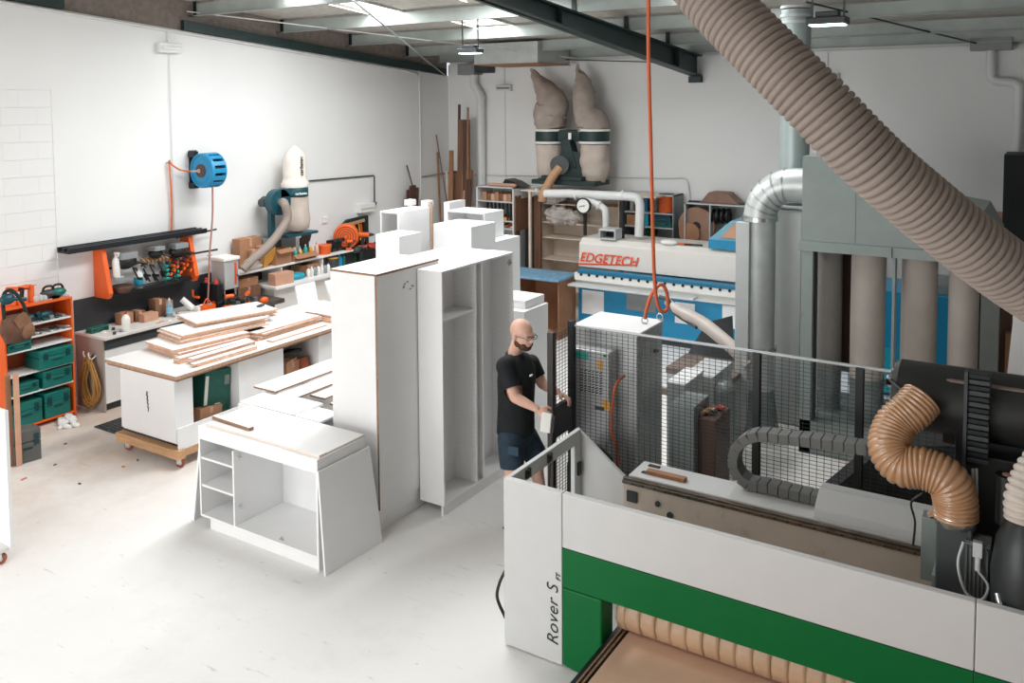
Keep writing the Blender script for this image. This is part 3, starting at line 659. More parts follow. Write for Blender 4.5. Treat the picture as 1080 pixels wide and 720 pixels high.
# ---------------------------------------------------------------- white cabinets
T=.018
def carcass(label, x0,x1,y0,y1,z1, open_='+X', shelves=(), divs=(), z0=0.0, group='white cabinet carcasses', kick=.0, name='white_cabinet', m=None, doors=False, pins=False):
    m=m or mWHITE
    t=thing(name,label,'cabinet',((x0+x1)/2,(y0+y1)/2,z0),0,group)
    K=z0+kick
    P=lambda n,*b: obj(MB().box(*b),n,m,t,.0015)
    P('top_panel',x0,y0,z1-T,x1,y1,z1); P('bottom_panel',x0,y0,K,x1,y1,K+T)
    if open_ in('+X','-X'):
        P('side_panel',x0,y0,K+T,x1,y0+T,z1-T); P('side_panel',x0,y1-T,K+T,x1,y1,z1-T)
        bx=x0 if open_=='+X' else x1-T
        P('back_panel',bx,y0+T,K+T,bx+T,y1-T,z1-T)
        for d in divs: P('divider',x0+T,y0+d,K+T,x1-.004,y0+d+T,z1-T)
        for (a,b,z) in shelves: P('shelf',x0+T,y0+a,z,x1-.01,y0+b,z+T)
        if kick: P('kickboard',x1-.03,y0,z0,x1-.012,y1,K)
    else:
        P('side_panel',x0,y0,K+T,x0+T,y1,z1-T); P('side_panel',x1-T,y0,K+T,x1,y1,z1-T)
        by=y1-T if open_=='-Y' else y0
        P('back_panel',x0+T,by,K+T,x1-T,by+T,z1-T)
        for d in divs: P('divider',x0+d,y0+.004,K+T,x0+d+T,y1-T,z1-T)
        for (a,b,z) in shelves: P('shelf',x0+a,y0+.01,z,x0+b,y1-T,z+T)
        if kick: P('kickboard',x0,y0+.02,z0,x1,y0+.035,K)
    return t
# B: tall open cabinet facing the router
x0,x1,y0,y1,z1=-4.705,-4.44,5.95,7.12,2.165
d1=at(502,340,X=x1).y-y0
tb=carcass('tall white open wardrobe carcass with divider, its open side facing the man',x0,x1,y0,y1,z1,'+X',[(T,d1,1.72)],[d1,d1+.11],kick=.09)
for yy,zz0 in ((y1-T-.003,.5),(y0+d1-.002,.4)):
    B=MB()
    for k in range(38):
        z=.35+k*.045
        for xx in (x0+.05,x1-.04): B.cyl((xx,yy+.001,z),(xx,yy-.0015,z),.003,n=5)
    o=obj(B,'shelf_pin_holes',mGREY,tb); o['kind']='stuff'
B=MB(); p=at(541,276,X=x1-.02); B.cbox((x1-.03,y1-T-.004,p.z),(.05,.008,.02)); B.cbox((x1-.03,y1-T-.006,p.z),(.02,.01,.06)); obj(B,'hinge_plate',mSTEEL,tb)
# A: closed tall cabinet with door, nearer
ax0,ax1,ay0,ay1,az=-5.23,-4.715,5.42,6.28,2.205
ta=thing('white_cabinet','tall closed white cabinet left of the open wardrobe with brown top edge','cabinet',((ax0+ax1)/2,(ay0+ay1)/2,0),0,'white cabinet carcasses')
obj(MB().box(ax0,ay0,.1,ax1-.02,ay1,az-.018),'body',mWHITE,ta,.002)
obj(MB().box(ax0,ay0,az-.018,ax1,ay1,az,0,1),'top_panel',[mWHITE,mEDGED],ta)
obj(MB().box(ax1-.018,ay0+.004,.2,ax1,ay1-.01,az-.02,[0,0,1,0,0,0]),'door',[mWHITE,mEDGED],ta)
obj(MB().box(ax0+.02,ay0+.03,0,ax1-.06,ay1-.02,.1),'kickboard',mWHITE,ta)
obj(MB().box(ax1-.06,ay0+.0,.0,ax1-.035,ay1,.2),'side_kick',mWHITE,ta)
B=MB(); p=at(410,545,X=ax1-.035); B.cbox((ax1-.03,p.y,.12),(.01,.07,.07)); obj(B,'socket_plate',mPAPER,ta,.002)
p=at(430,291,X=ax1+.001)
B=MB()
for k in range(7):
    B.cbox((ax1+.001,p.y+random.uniform(-.07,.07),p.z-random.uniform(0,.16)),(.001,.03,.012),R3(random.uniform(-.6,.6),0,0))
obj(B,'pencil_marks',mGREY,ta)
# infill cabinet behind A and B
carcass('tall white cabinet squeezed behind the closed cabinet and the open wardrobe',-5.22,-4.715,6.3,7.12,2.16,'-Y')
# C: tall carcass with open underside of the front
def cabpx(label, xF, pl,pr,pt, w, open_, zz=None, dz0=0, name='white_cabinet', shelves=(), edge=False):
    a=at(pl,pt,X=xF); b2=at(pr,pt,X=xF); return carcass(label,xF-w,xF,a.y,b2.y,a.z,open_,shelves,name=name)
tc=cabpx('tall white carcass with pink raw edge, open front at top, left of the group',-6.35,420,453,224,.27,'-Y')
cy1=at(454,222,X=-6.35).y; cz1=at(420,224,X=-6.35).z
obj(MB().box(-6.36,cy1,1.0,-6.335,cy1+.02,cz1+.06),'raw_edge_strip',mEDGE,tc)
for (px,py) in ((433,213),(451,214)):
    p=at(px,py,Z=cz1+.04); solo(MB().box(p.x-.06,p.y-.05,cz1,p.x+.04,p.y+.06,cz1+.07),'white_block',mWHITE2,'small white block on the tall carcass, %s of the two'%('left' if px<440 else 'right'),'block',bev=.002)
# D lower box in front left of C
yC=at(420,224,X=-6.35).y; yD=yC-.4; a=at(396,247,Y=yD); b2=at(421,249,Y=yD)
carcass('white carcass between the tool bag and the tall pink edged carcass',a.x,b2.x,yD,yC-.01,a.z,'-X')
# E: flat front cabinet just behind the wardrobe top, then a box standing on a lower one
def frontpx(label,pl,pr,pt,Y,dep,pb=None,**k):
    a=at(pl,pt,Y=Y); b_=at(pr,pt,Y=Y); z0=0 if pb is None else at((pl+pr)/2,pb,Y=Y).z
    return carcass(label,a.x,b_.x,Y,Y+dep,a.z,'-X' if k.get('o') is None else k['o'],z0=z0)
frontpx('white cabinet front rising behind the wardrobe top, left of the marked box',457,497,236,8.0,.5)
tg=frontpx('light grey box with black pen marks behind the open wardrobe',489,522,252,9.05,.6)
p=at(503,257,Y=9.05)
B=MB()
for k in range(5): B.cbox((p.x-.08+.07*k,9.048,p.z-.05-.03*(k%3)),(.06,.003,.012),R3(0,.3*(k%2),0))
obj(B,'pen_marks',mINK,tg)
zG=tg.children[0].data.vertices[0].co.z if False else at((489+522)/2,252,Y=9.05).z
a=at(471,222,Y=9.1); b_=at(511,222,Y=9.1); zt0=at(489,252,Y=9.05).z
carcass('white box standing on top of the marked grey box before the metal shelving',a.x,b_.x,9.1,9.55,a.z,'-Y',z0=zt0+.002)
a=at(469,219,X=-7.6); frontpx('narrow white cabinet with dark hinge dot near the timber offcuts',468,474,213,10.2,.4)
# stacked white units behind the man
p0=at(553,329,X=-4.45); p1=at(578,319,X=-4.45)
carcass('large white unit directly behind the man, carrying a smaller one',-4.95,-4.45,p0.y,p1.y,p0.z,'-X')
q0=at(554,317.5,X=-4.5); q1=at(574,309,X=-4.5)
carcass('small white unit on top of the large one behind the man',-4.95,-4.5,q0.y,q1.y,q0.z,'-X',z0=p0.z+.002)
leanboard_=None
# ---------------------------------------------------------------- low cabinet in front (sitting on the floor)
lx0,lx1,ly0,ly1,lz=-6.12,-4.73,4.72,5.27,.885
tl=thing('base_cabinet','low white base cabinet with open shelves, centre foreground of the floor','cabinet',((lx0+lx1)/2,(ly0+ly1)/2,0),0)
P=lambda n,*b: obj(MB().box(*b),n,mWHITE,tl,.0015)
kz=.1; dvx=lx0+.42
P('side_panel',lx0,ly0,kz,lx0+T,ly1,lz-.02); 
obj(MB().box(lx1-T,ly0,0.0,lx1,ly1,lz-.02),'side_panel',mWHITE,tl)
P('bottom_panel',lx0+T,ly0,kz,lx1-T,ly1,kz+T); P('back_panel',lx0+T,ly1-T,kz+T,lx1-T,ly1,lz-.02)
P('divider',dvx,ly0,kz+T,dvx+T,ly1-T,lz-.13); P('top_rail',lx0+T,ly0,lz-.11,lx1-T,ly0+T,lz-.02); P('top_panel',lx0,ly0,lz-.02,lx1,ly1,lz)
P('shelf',lx0+T,ly0+.01,.6,dvx,ly1-T,.618); P('shelf',lx0+T,ly0+.01,.36,dvx,ly1-T,.378)
P('kickboard',lx0+.1,ly0+.02,0,lx1-T,ly0+.035,kz)
for (x_,z_) in ((dvx+.05,.7),(dvx+.05,.28),(lx1-.45,.1+T)):
    B=MB(); B.cbox((x_,ly0+.04,z_),(.045,.012,.012)); B.cbox((x_,ly0+.04,z_),(.014,.014,.05)); obj(B,'hinge_plate',mSTEEL,tl)
def leanboard(label, P0, P1, Q0, Q1, th=.018, m=None, name='melamine_sheet', cat='sheet', grp='white melamine panels'):
    """panel through four corners: bottom pair P0,P1 and top pair Q0,Q1"""
    P0,P1,Q0,Q1=map(V,(P0,P1,Q0,Q1)); n=(P1-P0).cross(Q0-P0).normalized()*th; B=MB()
    vs=[P0,P1,Q1,Q0,P0+n,P1+n,Q1+n,Q0+n]; B.add(vs,[(0,1,2,3),(7,6,5,4),(0,4,5,1),(1,5,6,2),(2,6,7,3),(3,7,4,0)],[0,0,0,0,0,0])
    return solo(B,name,m or [mWHITE,mEDGED],label,cat,grp)
# big panel leaning on the right end
leanboard('white panel leaning against the right end of the low base cabinet',(lx1+.07,4.70,0),(lx1+.1,5.33,0),(lx1+.005,4.71,.8),(lx1+.012,5.29,.8))
leanboard('narrow white panel leaning on the left end of the low base cabinet',(lx0-.2,5.25,0),(lx0-.14,4.76,0),(lx0-.035,5.25,.74),(lx0-.022,4.76,.74))
# boards lying on top of the base cabinet
def lieboard(label,c,size,rz,z,edge=mEDGE,grp='white boards lying on the cabinets',name='white_board',top=None):
    B=MB(); B.cbox((c[0],c[1],z+size[2]/2),size,RZ(rz),0,1); return solo(B,name,[top or mWHITE,edge],label,'board',grp)
mPALE=mat('pale_banding','E6D8CE',.6,var=.05)
lieboard('large white board on top of the low base cabinet',(-5.42,5.05,0),(1.36,.44,.018),0,lz,mPALE)
lieboard('long narrow white strip along the front edge of the base cabinet top',(-5.4,4.79,0),(1.32,.07,.022),0.0,lz,mPALE)
lieboard('short white strip with brown end near the left of the base cabinet top',(-5.85,4.86,0),(.5,.045,.03),-.06,lz+.018,mEDGED)
# second low cabinet behind it
t5=carcass('second low white base cabinet directly behind the front one',-6.3,-5.35,5.3,5.62,.868,'+X',[(T,.3,.45)])
lieboard('white board bridging the gap behind the front base cabinet, left part',(-5.95,5.5,0),(.7,.36,.018),0,.868+.0,mWHITE)
lieboard('white board lying on the second base cabinet right part',(-5.45,5.42,0),(.32,.2,.018),0,.868,mWHITE)
# long white boards with brown edges beyond, stepped like stairs
gb=[(-6.3,5.62,6.95,.3,.9,'highest'),(-6.03,5.62,6.95,.22,.87,'second highest'),(-5.84,5.85,6.95,.2,.84,'third'),(-5.64,5.9,6.95,.18,.78,'fourth'),(-5.5,5.66,6.95,.14,.7,'lowest')]
for i,(xa,ya,yb,w,zh,lb) in enumerate(gb):
    B=MB(); B.box(xa-w/2,ya,zh,xa+w/2-.002,yb,zh+.018,0,1); solo(B,'white_board',[mWHITE,mEDGED],lb+' of the stepped long white boards between table and tall cabinet','board','stepped long white boards')
st=thing('sheet_trestle','white low trestle under the stepped long boards','trestle',(-5.8,6.4,0))
for i,(xa,ya,yb,w,zh,lb) in enumerate(gb):
    obj(MB().box(xa-w/2,6.0,0,xa+w/2-.01,6.05,zh-.001),'leg',mWHITE2,st); obj(MB().box(xa-w/2,6.8,0,xa+w/2-.01,6.85,zh-.001),'leg',mWHITE2,st)
# white panel on castors at far left edge
tr=thing('panel_trolley','white panel trolley on orange castor cut off by the left edge','trolley',(-7.2,3.5,0))
a=at(14,585,X=-6.95); 
obj(MB().box(-7.7,a.y-.03,.12,-6.93,a.y,1.22),'panel',mWHITE,tr,.003)
obj(MB().box(-7.7,a.y-.5,.09,-6.95,a.y-.03,.12),'base_board',mWHITE2,tr,.003)
def castor(B,c,r=.04): 
    pass
def addcastor(t,x,y,ztop_,r=.042,rot=0):
    R=RZ(rot); d=R@V((1,0,0)); a=R@V((0,1,0))
    B=MB(); B.cbox((x,y,ztop_-.005),(.08,.06,.01),R); 
    for s_ in (-1,1): B.cbox(V((x,y,0))+d*.012+a*s_*.018+V((0,0,(ztop_+r)/2)),(.05,.004,ztop_-r+.02),R)
    c=obj(B,'castor',mSTEEL,t); B=MB(); w=V((x,y,r))+d*.02; B.cyl(w-a*.013,w+a*.013,r,n=20); B.cyl(w-a*.017,w+a*.017,r*.45,n=14,m=1); obj(B,'wheel',[mat('castor_tyre','8E4636',.5,var=.1),mSILV],c); return c
addcastor(tr,-6.99,a.y-.1,.09,.045,.8); addcastor(tr,-7.6,a.y-.1,.09,.045,.2)
# black pen marks on the grey box
# ---------------------------------------------------------------- small reusable things
def carton(label, c, size, rz=0, m=None, open_=False, group='cardboard boxes', name='cardboard_box', tilt=0):
    t=thing(name,label,'box',(c[0],c[1],c[2]),rz,group); w,d,h=size; m=m or mCARD
    L=Matrix.Translation(V(c))@Matrix.Rotation(rz,4,'Z')@Matrix.Rotation(tilt,4,'X')
    B=MB(L)
    if open_:
        th=.006; B.box(-w/2,-d/2,0,w/2,d/2,th); B.box(-w/2,-d/2,th,-w/2+th,d/2,h); B.box(w/2-th,-d/2,th,w/2,d/2,h); B.box(-w/2+th,-d/2,th,w/2-th,-d/2+th,h); B.box(-w/2+th,d/2-th,th,w/2-th,d/2,h)
        obj(B,'box_body',m,t); B=MB(L); B.cbox((w/2+.04,0,h-.02),(.1,d*.95,.005),R3(0,.5,0)); obj(B,'flap',m,t)
    else:
        B.box(-w/2,-d/2,0,w/2,d/2,h); obj(B,'box_body',m,t,.003)
        B=MB(L); B.box(-w/2-.0006,-.02,h*.7,w/2+.0006,.02,h+.0008); obj(B,'packing_tape',mCARD2,t)
    return t
def bottle(label, c, r, h, m, mc, rz=0, spray=False, group=None, name='bottle', mlab=None):
    t=thing(name,label,'bottle',c,rz,group)
    B=MB(); B.lathe([(r*.9,0),(r,.02*h),(r,.6*h),(r*.8,.72*h),(r*.3,.82*h),(r*.28,.86*h)],c,n=16); obj(B,'body',m,t)
    c=V(c)
    if spray:
        R=RZ(rz); B=MB(); B.cyl(c+V((0,0,.84*h)),c+V((0,0,.93*h)),r*.32); B.cbox(c+R@V((r*.5,0,.96*h)),(r*2,r*.5,.07*h),R); B.cbox(c+R@V((r*1.1,0,.88*h)),(r*.25,r*.4,.12*h),R3(0,.3,rz)); obj(B,'trigger_head',mc,t,.003)
    else:
        B=MB(); B.cyl(c+V((0,0,.85*h)),c+V((0,0,.93*h)),r*.34,r*.3); B.cyl(c+V((0,0,.93*h)),c+V((0,0,h)),r*.15,r*.04,n=8); obj(B,'cap',mc,t)
    if mlab: B=MB(); B.lathe([(r*1.01,.2*h),(r*1.01,.5*h)],c,n=16); obj(B,'label_band',mlab,t)
    return t
def can(label, c, r, h, m, ml=None, group=None, name='paint_can'):
    t=thing(name,label,'can',c,0,group); c=V(c)
    B=MB(); B.cyl(c,c+V((0,0,h)),r,n=18); obj(B,'body',m,t)
    B=MB(); B.cyl(c+V((0,0,h)),c+V((0,0,h+.008)),r*.93,n=18); obj(B,'lid',ml or mSTEEL,t)
    return t
def toolcase(label, c, size, rz=0, m=None, group='stackable tool cases', latches=True, name='tool_case'):
    """front faces +X before turning"""
    t=thing(name,label,'tool case',c,rz,group); d,w,h=size; L=Matrix.Translation(V(c))@Matrix.Rotation(rz,4,'Z')
    m=m or mTEAL
    B=MB(L); B.box(-d/2,-w/2,0,d/2,w/2,h*.62); obj(B,'case_body',m,t,.008)
    B=MB(L); B.box(-d/2,-w/2,h*.635,d/2,w/2,h); obj(B,'case_lid',m,t,.008)
    for y in (-w*.32,w*.32):
        B=MB(L); B.box(d/2,y-.022,h*.5,d/2+.012,y+.022,h*.86); obj(B,'latch',mat('case_latch','0A3A3C',.4),t,.002)
    B=MB(L); B.box(d/2,-w*.16,h*.4,d/2+.01,w*.16,h*.47); obj(B,'handle',mat('case_latch','',.4),t,.002)
    return t
def clamp(label, p, d, L, mb, mj, group, name='bar_clamp'):
    p=V(p); d=V(d).normalized(); t=thing(name,label,'clamp',p,0,group)
    B=MB(); B.bar(p,p+d*L,.008,.02); obj(B,'bar',mBLACKM,t)
    n=V((1,0,0)) if abs(d.x)<.8 else V((0,0,1))
    B=MB(); B.bar(p,p+n*.08-d*.0,.02,.03); B.bar(p+n*.07-d*.01,p+n*.07+d*.03,.025); obj(B,'fixed_jaw',mj,t,.003)
    q=p+d*L*.6; B=MB(); B.bar(q,q+n*.08,.022,.03); B.bar(q-n*.05,q,.026,.03); B.bar(q-n*.05,q-n*.05+d*.09,.02,.022); obj(B,'trigger_jaw',mb,t,.004)
    return t
def drill(label, c, rz, m, group='cordless tools', s=1.0, name='cordless_drill'):
    L=Matrix.Translation(V(c))@Matrix.Rotation(rz,4,'Z')@Matrix.Scale(s,4); t=thing(name,label,'power tool',c,rz,group)
    B=MB(L); B.cyl((-.09,0,.2),(.05,0,.2),.035,.033,n=14); obj(B,'motor_body',m,t)
    B=MB(L); B.cyl((.05,0,.2),(.11,0,.2),.026,.014,n=12); B.cyl((.11,0,.2),(.17,0,.2),.004,n=6); obj(B,'chuck',mBLACK,t)
    B=MB(L); B.bar((-.03,0,.19),(-.05,0,.05),.035,.045); obj(B,'grip',mBLACK,t,.006)
    B=MB(L); B.box(-.11,-.035,0,.02,.035,.055); obj(B,'battery',m,t,.006)
    return t
def wl(px,py,off=0.0): return at(px,py,X=WX+off)

# ---------------------------------------------------------------- orange tool shelf at left
sx=-9.6; y0,y1=4.95,5.73; zt=1.41
s=thing('tool_shelf','orange framed shelf unit with white shelves by the left wall','shelf',((WX+sx)/2,(y0+y1)/2,0))
for y in (y0,y1-.02): B=MB(); B.box(WX+.01,y,0,sx,y+.02,zt); obj(B,'side_panel',mORANGE,s,.002)
obj(MB().box(WX+.01,y0+.02,zt-.02,sx,y1-.02,zt),'top_panel',mORANGE,s,.002)
obj(MB().box(WX+.01,y0+.02,.05,sx,y1-.02,.07),'bottom_panel',mORANGE,s,.002)
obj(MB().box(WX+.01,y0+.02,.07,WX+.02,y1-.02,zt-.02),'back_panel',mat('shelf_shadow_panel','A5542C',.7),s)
shz=[.44,.7,.96,1.06,1.19]
SH=[at(45,409,X=sx).z, at(25,409,X=sx).z]
for z in (.41,.635,.90,1.03,1.17): obj(MB().box(WX+.02,y0+.02,z,sx-.005,y1-.02,z+.018),'shelf',mWHITE2,s,.001)
ym=y0+.4
toolcase('large teal tool case on the bottom shelf, left one',(sx-.14,5.16,.07),(.26,.36,.26))
toolcase('large teal tool case on the bottom shelf, right one',(sx-.14,5.52,.07),(.26,.3,.28))
toolcase('teal tool case on the fourth shelf down, right side',(sx-.13,5.52,.428),(.28,.34,.19))
toolcase('open topped teal case with bits on the fourth shelf down, left side',(sx-.13,5.16,.428),(.26,.3,.12))
toolcase('teal tool case filling the third shelf down, right side',(sx-.11,5.5,.653),(.3,.4,.21))
toolcase('lower teal case under the leather tool bag on the orange shelf',(sx-.13,5.11,.918),(.26,.26,.09))
toolcase('slimmer teal case directly under the leather tool bag',(sx-.13,5.13,1.009),(.26,.24,.05))
for k,(y,z,dy,lab) in enumerate([(5.3,1.188,.1,'dark green sander on orange shelf second level left'),(5.45,1.188,.12,'blue grey hand tool on orange shelf second level')]):
    B=MB(); B.ell((sx-.12,y,z+.05),(.05,dy,.05)); B.cyl((sx-.12,y-.02,z+.06),(sx-.04,y-.1,z+.1),.02); solo(B,'hand_tool',[mTEALD],lab,'power tool')
for k in range(5):
    y=5.36+k*.07; B=MB(); B.box(sx-.2,y-.02,1.188,sx-.03,y+.02,1.195+.02*(k%3)); solo(B,'sanding_sheet_pack',[mGREY,mTEALG][k%2],['grey','green'][k%2]+' flat pack on orange shelf second level, spot %s from the bag'%['nearest','second','third','fourth','fifth'][k],'tool','flat packs on the orange shelf')
for k in range(8):
    y=5.28+k*.055; B=MB(); B.bar((sx-.2,y,1.06),(sx-.02,y+random.uniform(-.05,.05),1.06+.01*(k%2)),.02,.012); solo(B,'trowel',[mGALVD,mPAPER,mDGREY][k%3],'flat steel or dark scraper lying among others on the third level of the orange shelf','hand tool','scrapers on the orange shelf')
# on top of the shelf
z=zt
for k,(y,lab,m) in enumerate([(5.14,'black and orange nail gun on the orange shelf top, leftmost',mORANGE),(5.25,'orange cordless tool with upright battery on the orange shelf top',mORANGE)]): drill(lab,(sx-.12,y,z),.8+k,m,s=.9)
B=MB(); B.box(sx-.16,5.3,z,sx-.09,5.35,z+.2); solo(B,'orange_tube_tool',mORANGE,'upright orange tube on the orange shelf top','tool',bev=.01)
for k in range(3):
    y=5.36+k*.05; B=MB(); B.lathe([(.03,0),(.034,.01),(.034,.05),(.02,.07)],(sx-.1,y,z),n=12); solo(B,'small_jar',mLGREY,['left','middle','right'][k]+' small grey jar on the orange shelf top','jar','small jars on the orange shelf')
for k,(y,m) in enumerate([(5.52,mDGREY),(5.63,mTEAL)]):
    c=(sx-.12,y,z); t=thing('circular_saw',['dark circular saw','teal green planer'][k]+' on the orange shelf top at its right end','power tool',c)
    B=MB(); B.ell((c[0],c[1],z+.06),(.06,.1,.05)); obj(B,'body',m,t); B=MB(); B.box(c[0]-.06,c[1]-.1,z,c[0]+.06,c[1]+.1,z+.012); obj(B,'sole',mSTEEL,t)
    B=MB(); B.tube(spl([(c[0],c[1]-.07,z+.08),(c[0],c[1]-.04,z+.14),(c[0],c[1]+.04,z+.14),(c[0],c[1]+.07,z+.08)],5),.014,8); obj(B,'handle',mBLACK,t)
# leather tool bag hanging in front
c=at(17,345,X=-9.42); t=thing('tool_belt_bag','brown leather tool bag with black strap hanging over the orange shelf','tool bag',c)
B=MB(); B.lathe([(.02,-.16),(.12,-.15),(.17,-.02),(.15,.1),(.11,.13)],c,n=18,sx=.6,sy=1); obj(B,'pouch',mLEAF,t)
B=MB(); B.ell(c+V((.07,.08,-.04)),(.05,.08,.09)); B.cbox(c+V((.08,.02,.08)),(.05,.14,.12),R3(.5,0,0)); obj(B,'front_pocket',mat('tan_leather','8A6348',.7,var=.2,scale=12),t)
B=MB(); B.tube(spl([c+V((.05,.1,.1)),c+V((.08,.03,.28)),c+V((.05,-.06,.42)),c+V((0,-.12,.36)),c+V((0,-.12,.1))],6),.02,8); obj(B,'strap',mat('dark_green_web','1F2E2C',.8,var=.2),t)
B=MB(); B.ell(c+V((.04,-.1,.33)),(.05,.08,.06)); B.cyl(c+V((.06,-.08,.33)),c+V((.08,.08,.3)),.02); obj(B,'hanging_drill',mTEALD,t)
# boards leaning at the left edge of view
for k,(px,dx,w,zt_,m) in enumerate([(2,-8.95,.05,2.5,mBROWN),(6,-8.85,.035,2.45,mCARD2),(10,-8.8,.03,.93,mTAN),(13,-8.74,.025,.95,mCARD2)]):
    p=at(px+4,494,X=dx) if k>1 else at(px,470,X=dx)
    B=MB(); y=4.2+.13*k if k<2 else 4.45+.05*k
    B.cbox((dx,y,zt_/2),(.02,.1 if k<2 else .05,zt_),R3(0,0,0)); solo(B,'leaning_board',m,['dark brown full height board','pale full height board','short brown board','short pale board'][k]+' standing at the left edge beside the grey case','board','boards standing at the left edge')
# grey equipment case
c=at(27,490,Z=0); toolcase('charcoal grey equipment case standing on floor beside the orange shelf',(c.x-.13,c.y+.06,0),(.2,.26,.33),-.15,mat('case_grey','5A5A58',.5),None)
# rubbish
B=MB()
for k in range(9):
    p=at(70+random.uniform(-8,10),446+random.uniform(-4,5),Z=.01); B.ell(p+V((0,0,.015)),(random.uniform(.03,.09),random.uniform(.03,.07),.02),R3(random.random(),random.random(),random.random()),6,4)
o=solo(B,'crumpled_rubbish',mWHITE2,'crumpled white paper scraps on floor beside the orange shelf','rubbish'); o['kind']='stuff'
for k,(px,py) in enumerate([(25,505),(69,468),(145,485),(130,492),(58,490),(84,510)]):
    p=at(px,py,Z=.004); B=MB(); B.cbox((p.x,p.y,.006),(.03+.03*(k==0),.012,.01),R3(0,0,random.uniform(0,3))); solo(B,'wood_chip',[mORNG2,mBROWN,mDGREY][k%3],'tiny offcut on the floor %s'%['near the leaning boards','below the paper scraps','near the trolley bench castor','left of the trolley bench castor','in the open floor below the orange shelf','in the open floor right of the grey case'][k],'offcut','offcuts on the floor')
# ---------------------------------------------------------------- bench along the left wall
bx,by0,bz=-9.34,5.95,.9
b=thing('wall_bench','long white workbench along the left wall with scattered hardware','workbench',((WX+bx)/2,7.0,0))
obj(MB().box(WX,by0,bz-.03,bx,7.55,bz),'worktop',mat('bench_top','D9D5D0',.6,var=.08,scale=9,dirt=('6F5A4C',14,.66,.8)),b,.002)
obj(MB().box(WX,by0+.01,.0,bx-.06,by0+.03,bz-.03),'end_panel',mat('bench_end','A3978F',.6,var=.06),b)
obj(MB().box(WX,by0+.03,.1,bx-.06,7.55,bz-.16),'cabinet_body',mWHITE2,b,.002)
obj(MB().box(WX,by0+.03,bz-.155,bx-.05,7.55,bz-.035),'dark_rail',mDGREY,b)
obj(MB().box(WX,by0+.03,.0,bx-.12,7.55,.1),'plinth',mDGREY,b)
B=MB(); B.box(WX+.001,5.95,.9,WX+.018,9.0,1.28); solo(B,'splashback_panel',mat('charcoal_panel','35373A',.6,var=.06),'charcoal panel on the left wall above the bench','panel')
# yellow hose coil on the bench end
c=at(96,375,Y=by0-.03)+V((0,0,0)); hk=thing('coiled_hose','ochre hose coil hanging on the end of the wall bench','hose',(c.x,by0-.04,.3))
for k in range(15):
    a=.07+.014*(k%6); h=.24+.016*(k%5); cx=c.x+random.uniform(-.02,.02); B=MB()
    B.tube([V((cx+a*math.sin(q)*(1.15-.35*math.cos(q)),by0-.045-.012*(k%4)-.01*math.sin(3*q+k),c.z-.3+h*1.0*math.cos(q)+.02*math.sin(2*q+k))) for q in [2*PI*i/26 for i in range(26)]],.0085,6,closed=True); obj(B,'hose_loop',mROPE,hk)
B=MB(); 
for s_ in (-.05,.05): B.tube(spl([(c.x+s_,by0+.005,c.z+.0),(c.x+s_,by0-.06,c.z-.03),(c.x+s_,by0-.09,c.z+.02),(c.x+s_,by0-.09,c.z+.06)],5),.008,8)
solo(B,'white_hook',mWHITE,'white double hook on the bench end holding the ochre hose','hook')
# rubber grid mat and wire stand
p0=at(98,451,Z=0); p1=at(140,465,Z=0); m_=thing('rubber_mat','black perforated rubber mat on the floor under the trolley bench','mat',(-8.75,5.85,0))
B=MB()
x0,x1,yy0,yy1=p0.x,p0.x+1.25,5.62,6.25
for i in range(int((x1-x0)/.05)+1): B.box(x0+i*.05,yy0,.001,x0+i*.05+.018,yy1,.012)
for j in range(int((yy1-yy0)/.05)+1): B.box(x0,yy0+j*.05,.001,x1+.018,yy0+j*.05+.018,.013)
obj(B,'grid',mDGREY,m_)
# ---------------------------------------------------------------- things on the bench
toolcase('small flat teal tray at the near end of the wall bench',(-9.72,6.1,bz),(.12,.24,.06),.1,mTEALG,None)
bottle('white glue bottle with pointed red and white nozzle on the near end of bench',(-9.45,6.3,bz),.05,.24,mPAPER,mRED)
bottle('clear water bottle on the bench between cardboard boxes',(-9.6,7.02,bz),.04,.25,mCLEAR,mPAPER,mlab=mat('blue_label','7FC0D8',.4))
for k,(x,y,w,h) in enumerate([(-9.78,6.5,.16,.14),(-9.78,6.68,.14,.13),(-9.66,6.75,.2,.1),(-9.75,6.95,.15,.23),(-9.85,7.15,.12,.16)]):
    carton(['brown carton nearest the red tipped glue bottle','brown carton just left of the pale flat topped one','pale flat topped carton left of the water bottle','tall dark carton left of the water bottle','carton right of the water bottle'][k]+' on the wall bench',(x,y,bz),(.14,w,h),0,[mCARD,mBROWN,mCARD2,mBROWN,mCARD][k])
for k in range(16):
    p=V((random.uniform(-9.65,-9.38),random.uniform(6.05,7.3),bz)); B=MB()
    if k%4==0: B.cyl(p,p+V((0,0,.03)),.02,n=10)
    elif k%4==1: B.cbox(p+V((0,0,.008)),(.05,.03,.015),RZ(k))
    elif k%4==2: B.tube(spl([p,p+V((.03,.04,.004)),p+V((-.02,.08,.004)),p+V((.01,.12,.004))],4),.004,5)
    else: B.ell(p+V((0,0,.015)),(.025,.02,.015),n=8,k=5)
    solo(B,'bench_hardware',[mDGREY,mPAPER,mCARD2,mGALV][k%4],'small piece of hardware scattered on the near half of the wall bench','hardware','bits scattered on the wall bench')
B=MB(); B.cyl((-9.72,7.3,bz+.16),(-9.62,7.4,bz+.02),.04,n=16); solo(B,'paper_roll',mPAPER,'white paper roll leaning on bench right of the water bottle','roll')
clamp('orange and teal clamp standing on the bench beside the paper roll',(-9.7,7.5,bz+.02),(0,0,1),.22,mORANGE,mTEAL,None)
